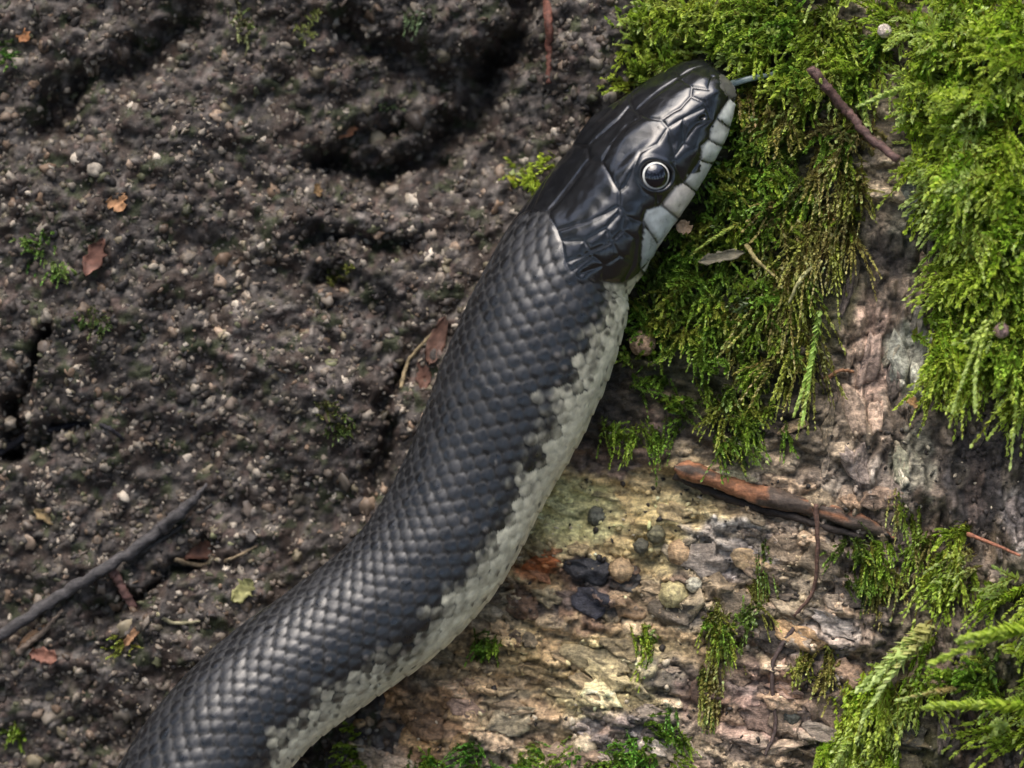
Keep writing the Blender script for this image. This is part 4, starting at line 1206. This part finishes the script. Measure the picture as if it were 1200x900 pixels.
m = Moss(409)
patch(m, [(1190, 690, 40, 30), (1230, 740, 60, 60), (1180, 850, 40, 16), (1250, 830, 60, 50)], 260, (-0.8, 0.2), (40, 80), 9.5, BR, h_log, 0.2, 0.6, heap=36, jitter=0.35)
patch(m, [(1140, 790, 40, 24)], 60, (-0.6, 0.3), (30, 60), 8, DK + YG[3:], h_log, 0.3, 0.5, heap=10)
m.build("feather_moss", "bright green feathery moss behind the level shoots")
m = Moss(410)
patch(m, [(640, 890, 130, 18), (560, 895, 90, 14), (760, 880, 50, 28), (770, 850, 26, 18), (640, 930, 160, 30)], 600, (0, -0.2), (14, 34), 5.5, [DK[1], DK[0], (0.09, 0.2, 0.03)], h_log, 0.3, 0.8, heap=8, jitter=0.6)
m.build("moss_mat", "low bright-dark green moss mat around the pale cream gall")
m = Moss(411)
patch(m, [(858, 718, 26, 22), (845, 745, 14, 22)], 90, (-0.2, 0.7), (20, 44), 6, DK, h_log, 0.4, 0.5, heap=10)
patch(m, [(835, 785, 8, 34), (825, 815, 8, 24)], 46, (-0.15, 1.0), (36, 60), 6, OL + DK[3:], h_log, 0.3, 0.3, jitter=0.2)
patch(m, [(890, 690, 10, 50)], 36, (0.0, 1.0), (30, 60), 5, OL[2:3] + DK[3:], h_log, 0.3, 0.3, jitter=0.2)
m.build("hanging_moss", "dark moss strand hanging across the middle of the bared wood")
m = Moss(412)
patch(m, [(1020, 665, 32, 32), (1000, 640, 20, 14)], 120, (0, 0.4), (16, 36), 6, DK, h_log, 0.4, 0.6, heap=14)
m.build("moss_tuft", "dark green moss tuft under the orange root's thin end")
m = Moss(413)
patch(m, [(750, 748, 14, 18), (742, 775, 10, 14)], 34, (-0.1, 0.6), (20, 42), 5.5, YG[1:2] + DK[:2], h_log, 0.4, 0.6)
m.build("moss_tuft", "thin olive moss sprig on the pale splintered wood")
m = Moss(414)
patch(m, [(572, 756, 18, 14)], 40, (-0.4, 0.4), (16, 32), 5.5, DK, h_log, 0.3, 0.6)
m.build("moss_tuft", "dark green moss sprig close to the snake's belly")
m = Moss(415)
patch(m, [(955, 780, 26, 20)], 50, (-0.3, 0.5), (18, 36), 5.5, DK[2:] + OL[:1], h_log, 0.3, 0.5)
m.build("moss_tuft", "blackish green moss filling the hollow beside the pink wood")
m = Moss(416)
patch(m, [(1040, 690, 16, 40), (1075, 620, 20, 30), (1060, 590, 20, 24)], 80, (-0.1, 0.9), (26, 50), 6, OL + DK[2:3] + YG[3:], h_log, 0.4, 0.4, jitter=0.3)
m.build("hanging_moss", "olive moss strands on the furrowed bark above the dark tuft")
m = Moss(417)
patch(m, [(400, 862, 12, 22), (408, 890, 14, 14)], 40, (0, -0.2), (16, 30), 6, [DK[1], YG[1]], h_any, 0.2, 0.7)
m.build("moss_tuft", "green moss tuft in the shadow under the snake's belly")

# single shoots one can pick out
def single(name, label, pts_dir, base, L, leaf, colour, droop, width=1.0, per=2.4, n=1, spread=0.8, seed=1):
    m = Moss(500 + seed)
    x, y, d = land(base[0], base[1], h_log)
    for _ in range(n):
        m.shoot(np.array([float(x), float(y), float(d) + base[2]]) + m.r.normal(size=3) * (2 if n > 1 else 0), pts_dir, L, leaf, colour, droop, width, per, spread=spread)
    m.build(name, label, "moss shoot", None, "single moss shoots")
single("moss_shoot", "bright green level moss shoot, upper of the pair on dark bark", (-1, 0.15, 0.15), (1225, 725, 66), 130, 15, BR[0], 0.1, 1.3, 3.2, 2, seed=1)
single("moss_shoot", "bright green level moss shoot, lower of the pair on dark bark", (-1, -0.05, 0.2), (1215, 822, 62), 120, 14, BR[0], 0.12, 1.3, 3.2, 2, seed=2)
single("moss_shoot", "thick pale yellow moss shoot leaning above the light green tuft", (-0.75, 0.62, 0.15), (1088, 728, 34), 105, 12, (0.34, 0.33, 0.12), 0.1, 1.3, 3.4, 3, seed=3)
single("moss_shoot", "pale tan-tipped moss shoot between the level green shoots", (-1, 0.1, 0.1), (1118, 805, 34), 62, 8, (0.34, 0.27, 0.11), 0.05, 1.1, 3.0, 2, seed=4)
single("moss_shoot", "light green moss shoot hanging straight down the dark olive moss", (-0.12, 1, 0.1), (955, 365, 40), 112, 10, (0.20, 0.30, 0.06), 0.1, 1.1, 3.2, 2, 0.6, seed=5)
single("moss_shoot", "light green moss shoot dangling below the bright feathery mass", (-0.05, 1, 0.05), (1186, 440, 50), 90, 9, BR[2], 0.1, 1.0, 3.0, 1, 0.6, seed=6)
single("moss_shoot", "pale green moss shoot running down within the feathery mass", (-0.45, 1, 0.1), (1150, 375, 80), 100, 9, BR[2], 0.1, 1.1, 3.2, 2, 0.6, seed=7)
single("moss_shoot", "yellow-green moss shoot reaching left over the dark gap", (-1, 0.12, 0.2), (1075, 105, 60), 70, 9, BR[2], 0.1, 1.1, 3.0, 2, seed=8)
single("moss_shoot", "pale moss shoot slanting down to the mat beside the jaw", (-0.75, 0.45, 0.2), (865, 262, 40), 60, 7, YG[2], 0.1, 1.0, 3.0, 1, seed=9)

# moss on the rock bank
def bank_moss(label, areas, count, colours, lens=(12, 26), leaf=6, seed=1, d=(0, 0.1)):
    m = Moss(600 + seed)
    patch(m, areas, count, d, lens, leaf, colours, h_bank, 0.2, 0.8, lift=(0, 5), jitter=0.6)
    m.build("moss_tuft", label)
G2 = [(0.05, 0.12, 0.02), (0.08, 0.14, 0.03), (0.12, 0.17, 0.05)]
bank_moss("green moss tuft on grey rock above the reddish dead leaf", [(42, 290, 14, 20)], 40, G2, seed=1)
bank_moss("small moss tuft beside the reddish dead leaf", [(75, 322, 12, 16)], 26, G2, seed=2)
bank_moss("faint moss patch on the dark upper rock", [(280, 32, 16, 24)], 34, [(0.12, 0.13, 0.06), (0.09, 0.12, 0.04)], seed=3)
bank_moss("faint yellow-green moss dot beside the faint moss patch", [(358, 25, 12, 14)], 22, [(0.13, 0.15, 0.05)], seed=4)
bank_moss("moss patch below the orange scrap near the dark cleft", [(12, 55, 16, 14)], 26, G2[:2], seed=5)
bank_moss("dull moss patch spread on grey rock under the dead leaf", [(105, 378, 26, 12)], 40, [(0.05, 0.08, 0.025), (0.07, 0.09, 0.03)], seed=6)
bank_moss("yellow moss dot in the grains beside the tan curled scrap", [(140, 755, 9, 8)], 16, [(0.22, 0.24, 0.05)], seed=7)
bank_moss("green moss dot on the rock below the rusty leaf scrap", [(10, 858, 14, 8)], 22, [(0.14, 0.2, 0.03)], seed=8)
bank_moss("olive moss patch on rock right beside a small dark pit", [(400, 325, 14, 12)], 26, [(0.11, 0.12, 0.03)], seed=9)
bank_moss("dark moss patch on rock left of the snake's bend", [(385, 490, 22, 20)], 44, [(0.05, 0.075, 0.02), (0.08, 0.09, 0.03)], seed=10)
bank_moss("faint moss dots beside the deep crevice", [(485, 25, 14, 12), (462, 122, 6, 8)], 22, [(0.07, 0.1, 0.05)], seed=11)
bank_moss("yellow-green moss sprig peeking out behind the snake's head", [(625, 205, 22, 8), (650, 180, 12, 16)], 34, [(0.22, 0.28, 0.03), (0.12, 0.2, 0.03)], (18, 34), 9, seed=12, d=(-0.5, 0))

# ------------------------------------------------------------------ unseen trees round the bank, added to darken low sky light and reflections
M_TRUNK = surf_mat("tree_bark", 0.85, 25, 0.4, 0.5, 0.02, 0.2, second=120)
r = np.random.default_rng(801)
for k, (ang, dist_) in enumerate([(-170, 3.2), (-150, 4.5), (-128, 3.4), (-108, 5.0), (-90, 3.6), (-72, 4.8), (-52, 3.3), (-32, 4.4), (-12, 3.2), (12, 4.2), (172, 4.4), (35, 5.5), (145, 5.5)]):
    bx_, by_ = dist_ * math.cos(math.radians(ang)), dist_ * math.sin(math.radians(ang))
    hgt_ = r.uniform(3.6, 5.0)
    t = empty("sky_blocker_tree", (600, 450, 0))
    t.location = (bx_, by_, 0)
    tag(t, "unseen broadleaf tree added to darken low sky light", "tree", "unseen trees added round the bank")
    z = np.linspace(-0.1, hgt_, 12)
    lean = r.normal(size=2) * 0.05
    cp = np.stack([bx_ + lean[0] * z, by_ + lean[1] * z, z], 1)
    rad = np.linspace(0.2, 0.05, 12); rad[0] = 0.28
    th = np.linspace(0, 2 * math.pi, 12, endpoint=False)
    V = (cp[:, None] + rad[:, None, None] * np.stack([np.cos(th), np.sin(th), 0 * th], 1)[None]).reshape(-1, 3)
    obj("trunk", V, grid_faces(12, 12, True), M_TRUNK, np.tile([[0.07, 0.055, 0.042]], (len(V), 1)), t)
    nl = 850
    cl = r.normal(size=(16, 3)) * np.array([0.75, 0.75, 0.9]) + np.array([bx_, by_, hgt_ * 0.62])
    c0 = cl[r.integers(16, size=nl)] + r.normal(size=(nl, 3)) * 0.28
    c0[:, 2] = np.maximum(c0[:, 2], 0.25)
    R3 = rot_random(nl, r)
    q4 = np.array([[-1, 0, 0], [0, -0.5, 0.1], [1, 0, 0], [0, 0.5, 0.1]]) * 0.11
    V = (np.einsum('nij,kj->nki', R3, q4) + c0[:, None]).reshape(-1, 3)
    cc = np.repeat(np.array([[0.06, 0.10, 0.025]]) * r.uniform(0.6, 1.4, (nl, 1)), 4, 0)
    obj("crown", V, np.arange(nl * 4).reshape(-1, 4), M_MOSS, cc, t, smooth=False)
